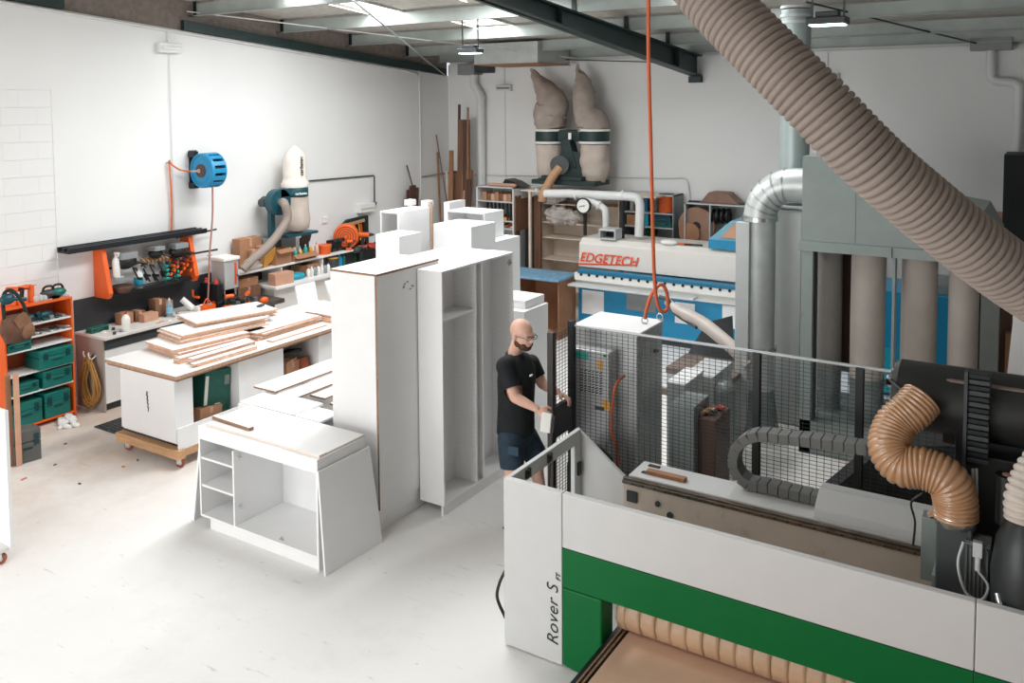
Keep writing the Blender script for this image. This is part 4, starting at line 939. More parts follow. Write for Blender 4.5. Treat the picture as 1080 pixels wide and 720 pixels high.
for k in range(4):
    c=(-9.55+.05*(k%2),7.42+k*.09,bz); B=MB(); B.cbox(V(c)+V((0,0,.03)),(.1,.08,.06),RZ(k)); B.cyl(V(c)+V((0,0,.05)),V(c)+V((.05,.05,.07)),.02); solo(B,'router_attachment',[mPAPER,mGREY,mRED,mBLACK][k],['white','grey','red','black'][k]+' router attachment on bench near the paper roll','tool',bev=.004)
# ---------------------------------------------------------------- clamp rack on the wall
rk=thing('clamp_rack','orange wall brackets carrying black bars above the wall bench','rack',(WX+.1,6.8,1.26))
ry=(6.25,7.5)
for y in ry:
    B=MB(); B.prism([(WX+.002,1.27),(WX+.26,1.27),(WX+.30,1.34),(WX+.17,1.88),(WX+.002,1.88)],y-.03,y+.03,'Y'); obj(B,'bracket',mORANGE,rk,.003)
for (x,z) in ((.22,1.30),(.16,1.62)):
    B=MB(); B.cyl((WX+x,6.28,z),(WX+x,7.95 if z>1.5 else 7.47,z),.014,n=8); obj(B,'bar',mBLACKM,rk)
obj(MB().box(WX+.002,6.29,1.27,WX+.2,7.46,1.285),'shelf',mDGREY,rk)
g=thing('track_rail','long black guide rail with slots lying across the orange brackets','rail',(WX+.12,6.9,1.885))
obj(MB().box(WX+.01,5.77,1.885,WX+.24,7.72,1.905),'base',mBLACKM,g,.002)
for x in (.02,.13,.235): obj(MB().box(WX+x-.014,5.77,1.905,WX+x+.014,7.72,1.95),'rib',mBLACKM,g,.002)
for k in range(13): obj(MB().cbox((WX+.12,5.9+k*.145,1.925),(.22,.03,.02)),'cross_strip',mat('rail_grey','6A6C6C',.5),g)
B=MB(); B.cyl((WX+.15,7.3,1.87),(WX+.15,7.95,1.9),.012); solo(B,'steel_bar',mBLACKM,'thin black bar poking out right of the guide rail','bar')
for k,(y,z,lab) in enumerate([(6.52,1.72,'large'),(6.95,1.76,'middle'),(7.28,1.74,'right')]):
    t=thing('edge_clamp','%s black clamp head hanging below the guide rail'%lab,'clamp',(WX+.2,y,z-.08)); s_=[1.6,1.1,1.4][k]
    B=MB(); B.box(WX+.12,y-.07*s_,z,WX+.3,y+.07*s_,z+.05*s_); obj(B,'plate',mGREY,t,.006)
    B=MB(); B.ell((WX+.2,y,z-.04),(.07*s_,.09*s_,.06*s_),n=12,k=8); obj(B,'body',mBLACK,t)
    B=MB(); B.cyl((WX+.2,y+.06*s_,z-.05),(WX+.26,y+.16*s_,z-.1),.014); obj(B,'knob',mBLACKM,t)
bottle('white spray bottle behind the near orange bracket',(WX+.22,6.38,1.52),.045,.3,mPAPER,mPAPER,spray=True)
B=MB(); B.box(WX+.17,6.33,1.51,WX+.29,6.44,1.52); solo(B,'bottle_shelf',mLGREY,'little grey ledge holding the spray bottle on the rack','ledge')
bottle('white spray bottle with turquoise base on the clamp rack',(WX+.16,6.72,1.285),.055,.33,mPAPER,mPAPER,.5,spray=True,mlab=mBLUET)
B=MB(); B.lathe([(.0001,0),(.1,.02),(.14,.09),(.13,.1),(.001,.03)],(WX+.2,6.47,1.29),n=18); solo(B,'scoop_bowl',mBROWN2,'brown bowl on the rack shelf beside the near bracket','bowl')
for k in range(5):
    clamp('turquoise hand clamp stacked %s on the clamp rack'%['lowest','second from bottom','in the middle','second from top','highest'][k],(WX+.17,7.08,1.32+k*.055),(.1,1,.1),.26,mTEALB,mTEALB,'turquoise clamps',name='hand_clamp')
for k in range(6):
    y=6.62+.12*k; clamp('black quick clamp hanging on the upper bar of the rack',(WX+.2,y,1.58+.02*(k%2)),(0,.5,-1),.26,mBLACK,mDGREY,'black clamps on the rack',name='quick_clamp')
for k in range(7):
    y=7.12+.05*k; clamp('orange red clamp in the cluster by the far orange bracket',(WX+.2,y,1.42+.04*(k%3)),(.1,.4,1),.2,[mORANGE,mRED,mBROWN][k%3],mORANGE,'orange clamps on the rack',name='hand_clamp')
for k in range(7):
    y=6.8+.055*k; B=MB(); B.cyl((WX+.12,y,1.66),(WX+.2,y,1.62),.02,n=8); B.bar((WX+.16,y,1.64),(WX+.16,y,1.57),.012); solo(B,'copper_fitting',mPINE,'small tan fitting in the row under the guide rail','fitting','tan fittings under the guide rail')
for k in range(3):
    B=MB(); B.bar((WX+.28,6.45,1.325+.02*k),(WX+.3,7.4,1.32+.02*k),.018,.012); solo(B,'long_clamp_bar',mBLACKM,['lowest','middle','highest'][k]+' of three dark bars lying along the rack shelf edge','bar','long bars along the rack')
# ---------------------------------------------------------------- hose reel
c=at(213,180,X=-9.62); rr=.235
hr=thing('hose_reel','round blue air hose reel on the left wall','hose reel',(c.x,c.y,c.z-rr))
R=Matrix.Rotation(PI/2,3,'X')
B=MB(); B.cyl((c.x,c.y,c.z),(c.x,c.y+.03,c.z),rr*.97,rr,n=36); B.tube([V((c.x+rr*.93*math.cos(a),c.y,c.z+rr*.93*math.sin(a))) for a in [2*PI*i/36 for i in range(36)]],.016,8,closed=True); B.cyl((c.x,c.y-.012,c.z),(c.x,c.y,c.z),rr*.62,rr*.7,n=30); obj(B,'front_disc',mBLUE,hr)
B=MB(); B.cyl((c.x,c.y-.03,c.z),(c.x,c.y-.012,c.z),rr*.38,n=24); obj(B,'hub',mBROWN2,hr)
B=MB(); B.cyl((c.x,c.y-.05,c.z),(c.x,c.y-.03,c.z),.03,n=14); B.cyl((c.x,c.y-.045,c.z),(c.x-.14,c.y-.05,c.z-.01),.014,n=8); obj(B,'swivel_fitting',mSTEEL,hr)
B=MB(); B.cyl((c.x,c.y+.03,c.z),(c.x,c.y+.2,c.z),rr*.72,n=30); obj(B,'wound_hose',mDGREY,hr)
for i in range(14):
    a=2*PI*i/14; q=V((c.x+rr*.95*math.cos(a),c.y+.03,c.z+rr*.95*math.sin(a))); B=MB(); B.cbox(q+V((0,.09,0)),(.06,.19,.02),Matrix.Rotation(-a+PI/2,3,'Y')); obj(B,'drum_rib',mBLUE,hr,.003)
B=MB(); B.cyl((c.x,c.y+.2,c.z),(c.x,c.y+.22,c.z),rr,n=36); obj(B,'rear_disc',mBLUE,hr)
B=MB(); B.box(WX,c.y+.05,c.z-.26,WX+.02,c.y+.17,c.z+.26); B.box(WX+.02,c.y+.02,c.z+.17,WX+.14,c.y+.1,c.z+.25); B.box(WX+.02,c.y+.02,c.z-.25,WX+.14,c.y+.1,c.z-.17); B.box(WX+.02,c.y+.08,c.z-.03,c.x-.1,c.y+.14,c.z+.03); obj(B,'wall_bracket',mBLACKM,hr,.003)
h=at(178,171,X=WX+.05); e=at(200,180,X=c.x)
B=MB(); B.tube(spl([V((c.x-.14,c.y-.05,c.z-.01)),at(190,179,X=WX+.12),at(182,174,X=WX+.06),h+V((0,0,.01)),h+V((0,.01,-.06)),at(181,215,X=WX+.04),at(181,243,X=WX+.04)],6),.012,8); solo(B,'air_hose',mORNG2,'orange hose from the reel over a wall hook and down behind the rack','hose')
B=MB(); B.cyl(h+V((-.05,.0,-.01)),h+V((.02,0,-.01)),.008,n=8); B.cyl(h+V((.02,0,-.02)),h+V((.02,0,.03)),.008,n=8); solo(B,'wall_hook',mTAN,'small hook on the left wall carrying the orange hose','hook')
B=MB(); B.tube(spl([V((c.x+.08,c.y+.1,c.z-.22)),at(224,230,X=c.x+.05),at(221,270,X=c.x+.02),at(220,300,X=c.x),at(219,322,X=c.x)],6),.012,8); q=at(221,269,X=c.x+.02); B.lathe([(.01,-.01),(.035,-.004),(.035,.004),(.01,.01)],q,n=14); solo(B,'air_hose',mat('dusky_hose','B07A70',.5,var=.08),'dusky pink hose dropping from the blue reel to the bench','hose')
# ---------------------------------------------------------------- machinery further along the bench
mb=thing('machine_bench','dark steel machine table continuing the wall bench beneath clutter','workbench',(-9.6,8.0,0))
obj(MB().box(WX+.001,7.551,.84,-9.12,8.54,.9),'table_top',mat('worn_steel_top','5B5450',.45,.4,var=.3,scale=8),mb,.004)
obj(MB().box(WX+.001,7.57,0,-9.3,8.52,.84),'body',mBROWN2,mb,.004)
pl_=thing('thicknesser','silver thickness planer with orange lettering on the dark table','machine',(-9.65,8.25,.9))
p=at(240,285,X=-9.55); yp=at(231,285,X=-9.6).y; yq=at(249,285,X=-9.55).y; zp=at(240,270,X=-9.6).z
obj(MB().box(-9.8,yp,.9,-9.5,yq,.98),'base',mDGREY,pl_,.005)
obj(MB().box(-9.78,yp+.01,1.1,-9.5,yq,zp-.05),'housing',mSILV,pl_,.01)
for (x,y) in ((-9.76,yp+.03),(-9.54,yp+.03),(-9.76,yq-.03),(-9.54,yq-.03)): B=MB(); B.cyl((x,y,.98),(x,y,1.1),.015); obj(B,'column',mSTEEL,pl_)
obj(MB().box(-9.8,yp-.01,zp-.05,-9.48,yq+.02,zp),'top_cover',mPAPER,pl_,.012)
obj(MB().box(-9.499,yq-.07,1.15,-9.495,yq-.04,zp-.08),'orange_logo_strip',mORINK,pl_)
for x in (-9.78,-9.58):
    B=MB(); B.cyl((x,yp-.07,1.2),(x,yp-.07,1.26),.035,.02,n=10); obj(B,'red_knob',mRED,pl_)
obj(MB().box(-9.85,yp-.12,.9,-9.5,yp-.03,1.2),'upright_rack',mBLACKM,pl_,.004)
drill('orange handled driver lying on the dark machine table',(-9.25,8.0,.9),2.2,mORANGE,s=.8)
drill('orange nailer lying on the dark machine table left of the driver',(-9.3,7.75,.9),1.2,mORANGE,s=.8)
B=MB(); B.ell((-9.16,8.2,.93),(.05,.07,.05),n=12,k=8); solo(B,'orange_guard',mORANGE,'orange plastic guard at the front edge of dark machine table','guard')
B=MB(); B.box(-9.55,7.42,.9,-9.42,7.6,.97); B.tube(spl([(-9.48,7.44,.97),(-9.48,7.51,1.05),(-9.48,7.58,.97)],5),.008,6); solo(B,'orange_carrier',mORANGE,'orange carrier with wire handle left of the silver planer','box')
for k in range(9):
    y=7.8+k*.05; B=MB(); B.cbox((-9.4+.03*(k%3),y,.93+.02*(k%2)),(.06,.05,.05),RZ(k)); solo(B,'tool_part',[mBLACK,mDGREY,mGALV][k%3],'dark tool part piled below the silver planer','tool','parts piled below the planer')
# far bench with white shelf and boxes
fb=thing('rear_wall_bench','white bench continuing along the left wall beyond the machine table','workbench',(-9.62,10.6,0))
obj(MB().box(WX+.001,8.545,.99,-9.3,12.4,1.03),'worktop',mWHITE,fb,.002)
obj(MB().box(WX+.001,8.6,0,-9.4,12.4,.99),'body',mWHITE2,fb)
sz=1.29
sh=thing('bench_shelf','long white shelf above the rear bench crowded with boxes and tools','shelf',(-9.7,10.4,.9))
obj(MB().box(WX+.001,8.0,sz-.03,-9.5,10.38,sz),'shelf_board',mWHITE2,sh,.002)
B=MB(); B.prism([(WX+.001,.9),(-9.85,.9),(-9.5,1.26),(WX+.001,1.26)],7.99,8.01,'Y'); obj(B,'gusset',mLGREY,sh)
for y in (8.86,9.7): obj(MB().box(WX+.001,y,1.03,-9.52,y+.02,1.26),'support',mWHITE2,sh)
# under the shelf
carton('brown carton lying under the bench shelf beside the pale gusset',(-9.68,8.28,.9),(.28,.4,.16),0,mBROWN)
carton('second brown carton stacked under the bench shelf',(-9.7,8.3,1.06),(.24,.36,.12),.05,mCARD)
carton('pale pink carton in front on the dark table under the shelf',(-9.42,8.76,1.03),(.16,.34,.17),-.05,mCARD2)
B=MB(); B.ell((-9.5,9.13,1.08),(.1,.15,.05)); B.box(-9.56,9.0,1.03,-9.44,9.25,1.06); solo(B,'turquoise_tray',mBLUET,'turquoise plastic tray under the bench shelf','tray')
carton('open brown carton under the shelf right of the turquoise tray',(-9.68,9.47,1.03),(.26,.3,.16),.2,mCARD,True)
can('dark bucket with yellow rim under the shelf',(-9.55,9.95,1.03),.1,.18,mDGREY,mYEL,name='bucket')
for k in range(7):
    c=(-9.44,9.32+.07*k,1.03); bottle(['white','cream','clear'][k%3]+' small bottle in the row under the bench shelf',c,.03,.16,[mPAPER,mCREAM,mCLEAR][k%3],[mRED,mPAPER,mBLACK][k%3],group='small bottles under the shelf')
for k in range(5):
    c=(-9.6,10.15+.11*k,1.03); bottle(['blue','teal','white','green','grey'][k]+' bottle right end under the bench shelf',c,.05,.24,[mBLUE,mTEAL,mPAPER,mGREENM,mGREY][k],mPAPER)
# on the shelf
carton('large brown open carton on bench shelf below the small dust collector',(-9.6,8.9,sz),(.18,.32,.22),.05,mCARD,True)
B=MB(); B.cbox((-9.5,8.62,sz+.14),(.012,.26,.24),R3(.5,.4,.3)); solo(B,'yellow_sheet',mYEL,'orange yellow sheet propped beside the large open carton','sheet')
B=MB(); B.ell((-9.6,8.42,sz+.05),(.1,.16,.06)); B.ell((-9.62,8.35,sz+.08),(.08,.08,.07)); solo(B,'white_bag',mCREAM,'crumpled white bag at the near end of the bench shelf','bag')
carton('low open brown tray box of bottles on the bench shelf',(-9.62,9.33,sz),(.2,.48,.09),0,mCARD,True)
for k in range(8):
    c=(-9.65+.07*(k%2),9.15+.052*k,sz+.012); bottle(['white','green','cream','yellow'][k%4]+' bottle in the low tray box on the bench shelf',c,.03,.15+.03*(k%3),[mPAPER,mTEALB,mCREAM,mYEL][k%4],[mPAPER,mPAPER,mRED,mPAPER][k%4],group='bottles in the tray box')
bottle('tall pink glue bottle on the bench shelf left of the orange tub',(-9.58,9.64,sz),.035,.22,mat('pink_plastic','E8B8A4',.5),mORANGE)
B=MB(); B.lathe([(.09,0),(.11,.12),(.115,.13),(.115,.15),(.1,.15)],(-9.6,9.83,sz),n=20); solo(B,'orange_tub',mORANGE,'round orange tub with lid on the bench shelf','tub')
for k in range(5): drill('dark cordless tool standing right of the orange tub, %s of the row'%['first','second','third','fourth','fifth'][k],(-9.62,10.0+.06*k,sz),1.5,[mBLACK,mDGREY][k%2],s=.85)
ov=at(366,249,X=-9.6)
t=thing('site_fan','round orange and black jobsite fan on the bench shelf','fan',(-9.62,ov.y,ov.z-.2))
R=Matrix.Rotation(-.9,3,'Z')@Matrix.Rotation(PI/2,3,'Y')
cc=V((-9.62,ov.y,ov.z)); d=R@V((0,0,1))
B=MB(); B.lathe([(.16,-.1),(.2,-.08),(.2,.05),(.17,.06)],cc,R,n=28); obj(B,'housing',mORANGE,t)
B=MB(); 
for r in (.04,.08,.12,.16): B.tube([cc+R@V((r*math.cos(a),r*math.sin(a),.065)) for a in [2*PI*i/20 for i in range(20)]],.004,5,closed=True)
B.lathe([(.001,.055),(.17,.055)],cc,R,n=24); obj(B,'grille',mBLACK,t)
B=MB(); B.box(-9.7,ov.y-.1,1.03,-9.54,ov.y+.12,ov.z-.17); obj(B,'base',mBLACK,t,.01)
drill('orange drill beside the round fan',(-9.5,ov.y+.33,1.25),.6,mORANGE,s=1.2); drill('small orange driver in front of the round fan',(-9.5,ov.y-.03,sz),1.0,mORANGE,s=.7)
# open tool bag with hanging tools
a=at(367,240,X=-9.62); b2=at(396,240,X=-9.62); zt_=at(385,230,X=-9.62).z
t=thing('open_tool_bag','large black open tool bag with orange and tan tools, left of the white carcasses','tool bag',(-9.6,(a.y+b2.y)/2,.9))
y0_,y1_=a.y,b2.y+.1
B=MB(); B.box(WX+.05,y0_+.12,1.032,-9.45,y1_,1.25); obj(B,'bag_body',mBLACK,t,.03)
B=MB(); B.prism([(y0_,1.25),(y1_,1.25),(y1_,zt_),(y0_+.25,zt_-.02),(y0_+.02,zt_-.15)],WX+.04,WX+.1,'X'); obj(B,'lid_flap',mat('bag_green','1C2B28',.8,var=.3),t,.02)
B=MB(); B.bar((WX+.13,y0_+.2,zt_-.1),(WX+.13,y1_-.15,zt_-.07),.02,.05); obj(B,'tan_level',mPINE,t)
for k in range(9):
    y=y0_+.15+k*(y1_-y0_-.3)/9; B=MB(); B.bar((WX+.14,y,zt_-.12),(WX+.16,y+.03,zt_-.35-.04*(k%3)),.03,.02); B.ell((WX+.16,y+.03,zt_-.4),(.03,.04,.05),n=10,k=6); obj(B,'pocket_tool',[mYEL,mORANGE,mBLACK][k%3],t)
for k in range(5): B=MB(); y=y0_+.1+.18*k; B.ell((-9.55,y,1.27),(.1,.1,.06),n=10,k=6); obj(B,'pouch',[mDGREY,mBLACK,mRED][k%3],t)
B=MB(); B.box(WX+.0,b2.y-.1,zt_+.12,WX+.12,b2.y+.25,zt_+.2); B.box(WX,b2.y-.1,zt_+.05,WX+.1,b2.y+.25,zt_+.12); solo(B,'wall_switch_box',mPAPER,'small pale box on left wall above the open tool bag','switch box',bev=.004)
p=at(323,191,X=WX+.02); q=at(394,185,X=WX+.02); r_=at(395,213,X=WX+.02)
B=MB(); B.tube([p,q,q+V((0,.02,-.02)),r_],.012,8); B.cyl(r_,r_-V((0,0,.05)),.04,.03); solo(B,'conduit_pipe',mDGREY,'dark conduit running right from the dust collector then down to the switch box','pipe')
p=at(342,232,X=WX+.01); B=MB(); B.box(WX,p.y-.05,p.z-.05,WX+.03,p.y+.05,p.z+.05); solo(B,'wall_socket',mPAPER,'white socket on the left wall between dust collector and fan','socket',bev=.004)
for k,(px,py,w) in enumerate([(355,222,.28),(365,225,.2),(380,221,.15)]):
    p=at(px,py,X=WX); B=MB(); B.box(WX+.0005,p.y,p.z-.04,WX+.002,p.y+w,p.z); 
# ---------------------------------------------------------------- small dust collector on the shelf
dc=thing('dust_collector','teal dust collector with cream top bag on the bench shelf','dust collector',(-9.6,9.75,1.5))
ct=at(311,181,X=-9.62); rbag=.185
z_b=at(311,243,X=-9.62).z; z_r0=at(311,207,X=-9.62).z; z_r1=at(311,197,X=-9.62).z; z_t=at(311,153,X=-9.62).z
cx,cy=-9.62,ct.y
B=MB(); B.lathe([(rbag*1.1,z_r1),(rbag*1.15,z_r1+.06),(rbag*1.02,z_r1+.09),(rbag*.95,z_r1+.14),(rbag*.98,z_t-.22),(rbag*.7,z_t-.1),(rbag*.2,z_t-.01),(.01,z_t)],(cx,cy,0),n=20,sx=.9,sy=1.05); bg=obj(B,'top_bag',mCREAM,dc)
B=MB(); B.lathe([(rbag,z_r0),(rbag*1.03,z_r0+.005),(rbag*1.03,z_r1-.005),(rbag,z_r1)],(cx,cy,0),n=24); bd=obj(B,'drum_band',mTEALD,dc)
text('carbatec',.055,frame((cx+.95*(rbag*1.03+.012)-.3*.1,cy-.3*(rbag*1.03+.012)-.95*.1,z_r0+.04),(.3,.95,0),(0,0,1)),mPAPER,'lettering',bd,.002,bold=.001)
text('carbatec',.085,frame((cx+.95*rbag*.97,cy-.1*rbag+.02,z_r1+.17),(0,0,1),(-.2,-.98,0)),mINK,'lettering',bg,.002,shear=.2,bold=.001)
B=MB(); B.lathe([(.08,z_b-.02),(rbag*1.0,z_b+.03),(rbag*1.12,z_b+.16),(rbag*1.03,z_b+.3),(rbag,z_r0)],(cx,cy,0),n=20,sx=.95,sy=1.1); obj(B,'lower_bag',mFELTL,dc)
f=at(292,213,X=cx); B=MB(); B.cyl((cx-.05,f.y,f.z),(cx+.09,f.y,f.z),.19,n=28); B.box(cx-.05,f.y,f.z+.07,cx+.09,cy-.1,f.z+.19); obj(B,'impeller_housing',mTEALD,dc,.004)
B=MB(); B.cyl((cx-.22,f.y-.05,f.z),(cx-.05,f.y-.05,f.z),.08,n=18); B.cyl((cx-.12,f.y-.2,f.z),(cx-.12,f.y-.05,f.z),.06,n=16); obj(B,'motor',mDGREY,dc)
B=MB(); B.box(cx-.1,f.y-.1,z_b-.06,cx-.02,f.y-.02,f.z-.1); B.box(cx-.12,cy-.3,z_b-.07,cx+.14,cy+.32,z_b-.03); obj(B,'stand',mTEALD,dc,.004)
B=MB(); B.cyl((cx+.09,f.y,f.z),(cx+.13,f.y,f.z),.07,n=16); obj(B,'inlet_collar',mSTEEL,dc)
pts=[V((cx+.1,f.y,f.z)),at(300,215,X=-9.42),at(303,230,X=-9.4),at(293,247,X=-9.4),at(280,262,X=-9.38),at(268,272,X=-9.36),at(256,284,X=-9.4)]
solo(ribhose(MB(),pts,.06,.03,.003,16,4),'flexible_hose',mHOSEG,'beige ribbed hose from the teal dust collector down toward the planer','hose')
for k in range(2):
    pass
# plinth under collector: stacked machines and boxes on the shelf
cb=thing('grey_chest','grey steel chest on the bench shelf under the small dust collector','chest',(-9.65,9.95,sz))
obj(MB().box(WX+.02,8.72,sz,-9.72,9.35,z_b-.075),'body',mGREY,cb,.004); obj(MB().box(-9.72,8.9,sz+.05,-9.71,9.05,z_b-.12),'door',mDGREY,cb)
carton('tall brown carton behind the teal dust collector stand',(-9.82,8.5,sz),(.16,.4,.42),0,mCARD)
carton('small pale carton stacked in front of the tall brown carton',(-9.68,8.48,sz),(.1,.1,.26),0,mCARD2)
carton('pale cartons by the dust collector stand, right one',(-9.67,8.64,sz),(.1,.14,.3),0,mCARD2)
B=MB(); B.cbox((-9.74,9.58,sz+.28),(.02,.25,.16),R3(0,.3,.2)); B.box(-9.8,9.5,sz,-9.78,9.68,sz+.28); solo(B,'dark_sheet',mDGREY,'dark tilted panel behind the tray box on the bench shelf','panel')
# ---------------------------------------------------------------- trolley bench with stacks of boards
tx0,tx1,ty0,ty1,tz=-8.42,-7.25,5.35,8.6,.95
tb=thing('trolley_bench','rolling white workbench with chipboard top loaded with cut boards','workbench',((tx0+tx1)/2,6.9,0))
obj(MB().box(tx0,ty0,tz-.036,tx1,ty1,tz,0,1),'top',[mWHITE2,mCHIP],tb,.001)
obj(MB().box(tx0+.02,ty0+.02,tz-.06,tx1-.02,ty1-.02,tz-.036,0,1),'sub_top',[mEDGED,mEDGED],tb)
cx0,cx1=-8.2,-7.32; 
ye=[5.40,6.17]
for (a,b_) in ((5.42,6.0),(6.88-.0,7.46),(8.1,8.5)):
    pass
def seg(y): return y
yA0=5.38; yA1=at(203,400,X=cx1).y; yB0=at(252,400,X=cx1).y; yB1=at(299,380,X=cx1).y; yC0=at(336,360,X=cx1).y
print('segs',yA1,yB0,yB1,yC0)
zb_=.2
obj(MB().box(cx0,yA0,zb_+.06,cx1,yA1,tz-.06),'end_cabinet',mWHITE,tb,.002)
obj(MB().box(cx0,yB0,zb_+.06,cx1,yB1,tz-.06),'middle_cabinet',mWHITE,tb,.002)
obj(MB().box(cx0,yC0,zb_+.06,cx1,ty1-.1,tz-.06),'far_cabinet',mWHITE,tb,.002)
obj(MB().box(cx0,yA1,zb_+.06,cx0+.02,yC0,tz-.06),'back_panel',mWHITE2,tb)
obj(MB().box(cx0,yA0+.02,zb_+.04,cx1+.0,ty1-.1,zb_+.06),'floor_board',mWHITE2,tb)
obj(MB().box(cx1,yA0+.02,zb_-.02,cx1+.02,ty1-.1,zb_+.2,0),'kick_panel',mWHITE,tb)
p=at(155,415,Y=yA0); 
B=MB()
for k in range(5): B.cbox((p.x+.004*k,yA0-.001,p.z-.04*k),(.02-.002*k,.002,.05),R3(0,.15,0))
o=obj(B,'black_smear',mBLACK,tb)
for y in (5.36,8.3):
    B=MB(); B.box(cx0-.08,y,.1,cx1+.06,y+.09,.19); obj(B,'dolly_beam',mPINE,tb,.004)
obj(MB().box(cx1-.08,5.45,.1,cx1+.02,6.0,.18),'dolly_side',mPINE,tb,.004)
for (x,y) in ((cx0+.02,5.42),(cx1-.02,5.42),(cx1-.1,8.34)): addcastor(tb,x,y,.1,.045,.5)
# contents of openings
B=MB(); 
t=thing('green_carton','dark green printed carton inside the trolley bench opening','box',(-7.6,yB0-.2,zb_+.07))
L=Matrix.Translation((cx1-.2,yB0-.23,zb_+.07))@Matrix.Rotation(.0,4,'Z')@Matrix.Rotation(-.12,4,'X')
obj(MB(L).box(-.12,-.17,0,.08,.17,.55),'box_body',mTEALG,t,.003); obj(MB(L).box(.081,-.16,.2,.083,-.12,.5),'white_stripe',mPAPER,t); obj(MB(L).box(.081,.09,.38,.083,.15,.48),'paper_label',mGREY,t); obj(MB(L).box(.081,-.02,.12,.083,.05,.2),'printed_mark',mPAPER,t)
carton('open brown carton leaning in the trolley bench opening beside the green carton',(cx1-.12,yA1+.25,zb_+.07),(.12,.3,.2),.1,mCARD,False,tilt=-.1)
carton('upper brown carton inside the second opening of the trolley bench',(cx1-.2,yB1+.14,.52),(.3,.22,.16),.3,mCARD)
carton('lower brown carton inside the second opening of the trolley bench',(cx1-.2,yB1+.16,zb_+.25),(.3,.26,.2),.25,mCARD)
obj(MB().box(cx0+.02,yB1+.001,zb_+.23,cx1-.02,yC0-.001,zb_+.25),'shelf',mWHITE2,tb)
B=MB(); B.cyl((cx1-.12,yC0-.14,zb_+.25),(cx1-.18,yC0-.14,.62),.1,n=16); t=solo(B,'red_brown_bag',mat('rust_bag','8F4A2C',.8,var=.2),'rust coloured bag with white label in the second opening','bag')
B=MB(); B.cbox((cx1-.05,yC0-.2,.5),(.01,.07,.09),R3(.5,0,0)); obj(B,'paper_label',mPAPER,t) if False else None
for k in range(4): B=MB(); B.tube(spl([(cx1-.25,yB1+.1+.05*k,.74),(cx1-.1,yB1+.2+.05*k,.76),(cx1-.15,yB1+.35+.02*k,.72)],5),.012,6); solo(B,'black_cable_bundle',mBLACK,'black cable on top of the cartons in second opening','cable','black cables in the trolley bench')
# board stacks on the trolley bench: every board by itself
bn=[0]
def stack(cx,cy,w,L,n,z0,rz,lab,th=.018,jit=.02,m=None):
    z=z0
    for k in range(n):
        ww=w*random.uniform(.93,1.0); LL=L*random.uniform(.93,1.0)
        B=MB(); B.cbox((cx+random.uniform(-jit,jit),cy+random.uniform(-jit,jit)*2,z+th/2),(ww,LL,th),RZ(rz+random.uniform(-.02,.02)),0,1)
        pos='bottom board' if k==0 else 'top board' if k==n-1 else ['second','third','fourth','fifth','sixth'][k-1]+' board from the bottom'
        solo(B,'cut_board',[mWHITE,mat('pale_edge','D6A98C',.8,var=.25,scale=40)],pos+' of '+lab,'board','cut boards on the trolley bench'); z+=th+.0005
    return z
def P95(px,py,z=tz): return at(px,py,Z=z)
z=stack(-8.0,6.35,.6,1.2,5,tz,-.10,'the wide near stack on the trolley bench')
z=stack(-8.08,6.5,.52,1.1,5,z,-.16,'the upper near pile on the trolley bench')
z=stack(-8.18,6.75,.55,1.0,3,z,-.28,'the skewed pile crowning the near stack')
stack(-7.6,6.1,.1,.95,3,tz,-.05,'the narrow strips by the front edge',jit=.006)
stack(-7.48,6.1,.09,.85,3,tz,-.02,'the second row of narrow strips by the front edge',jit=.006)
stack(-7.36,6.05,.08,.8,2,tz,-.02,'the narrowest strips at the near front edge',jit=.006)
stack(-7.8,7.15,.5,1.0,5,tz,-.0,'the flat middle stack on the trolley bench')
stack(-7.42,7.1,.1,.9,1,tz,.0,'a lone strip in front of the middle stack')
stack(-7.62,8.1,.45,.85,5,tz,.0,'the far stack on the trolley bench')
stack(-8.15,7.95,.4,.9,3,tz,.05,'the back stack behind the middle one')
leanboard('white offcut standing upright behind the middle stack',(-8.3,8.0,tz+.002),(-8.3,8.35,tz+.002),(-8.36,8.0,tz+.3),(-8.36,8.35,tz+.3),m=[mWHITE,mWHITE])
leanboard('small white upright offcut right of the other upright one',(-8.2,8.5,tz+.002),(-8.2,8.59,tz+.002),(-8.24,8.42,tz+.3),(-8.24,8.59,tz+.3),m=[mWHITE,mWHITE])
B=MB(); B.cbox((-8.05,7.15,z+.01),(.05,.1,.02),RZ(.3)); solo(B,'pencil_sharpener',mDGREY,'small grey item on the skewed top board','tool')
# wire stand
p=at(137,452,Z=0); B=MB(); B.tube([p,p+V((0,0,.3)),p+V((.12,0,.32)),p+V((.12,0,0))],.008,6); solo(B,'wire_stand',mBLACKM,'thin black wire stand on mat at the near end of trolley bench','stand')
# ---------------------------------------------------------------- back wall area
def wrinkle(o, s=.03, size=.25):
    tx=bpy.data.textures.new('fold','CLOUDS'); tx.noise_scale=size; tx.noise_depth=2
    md=o.modifiers.new('folds','DISPLACE'); md.texture=tx; md.strength=s; md.mid_level=.5; md.texture_coords='LOCAL'; return o
def shelfunit(label,x0,x1,y0,y1,z1,zs,m,divs=(),name='shelf_unit',side=None,z0=0,back=None):
    t=thing(name,label,'shelf',((x0+x1)/2,(y0+y1)/2,z0))
    for x in (x0,x1-.02): obj(MB().box(x,y0,z0,x+.02,y1,z1),'side_panel',side or m,t)
    obj(MB().box(x0,y0,z1-.02,x1,y1,z1),'top_panel',m,t); obj(MB().box(x0+.02,y1-.01,z0,x1-.02,y1,z1-.02),'back_panel',back or m,t)
    for z in zs: obj(MB().box(x0+.02,y0,z,x1-.02,y1-.01,z+.02),'shelf',m,t)
    for d in divs: obj(MB().box(d,y0,z0+.02,d+.02,y1-.01,z1-.02),'divider',m,t)
    return t
Y0=13.15
zz=lambda px,py,Y=Y0: at(px,py,Y=Y).z
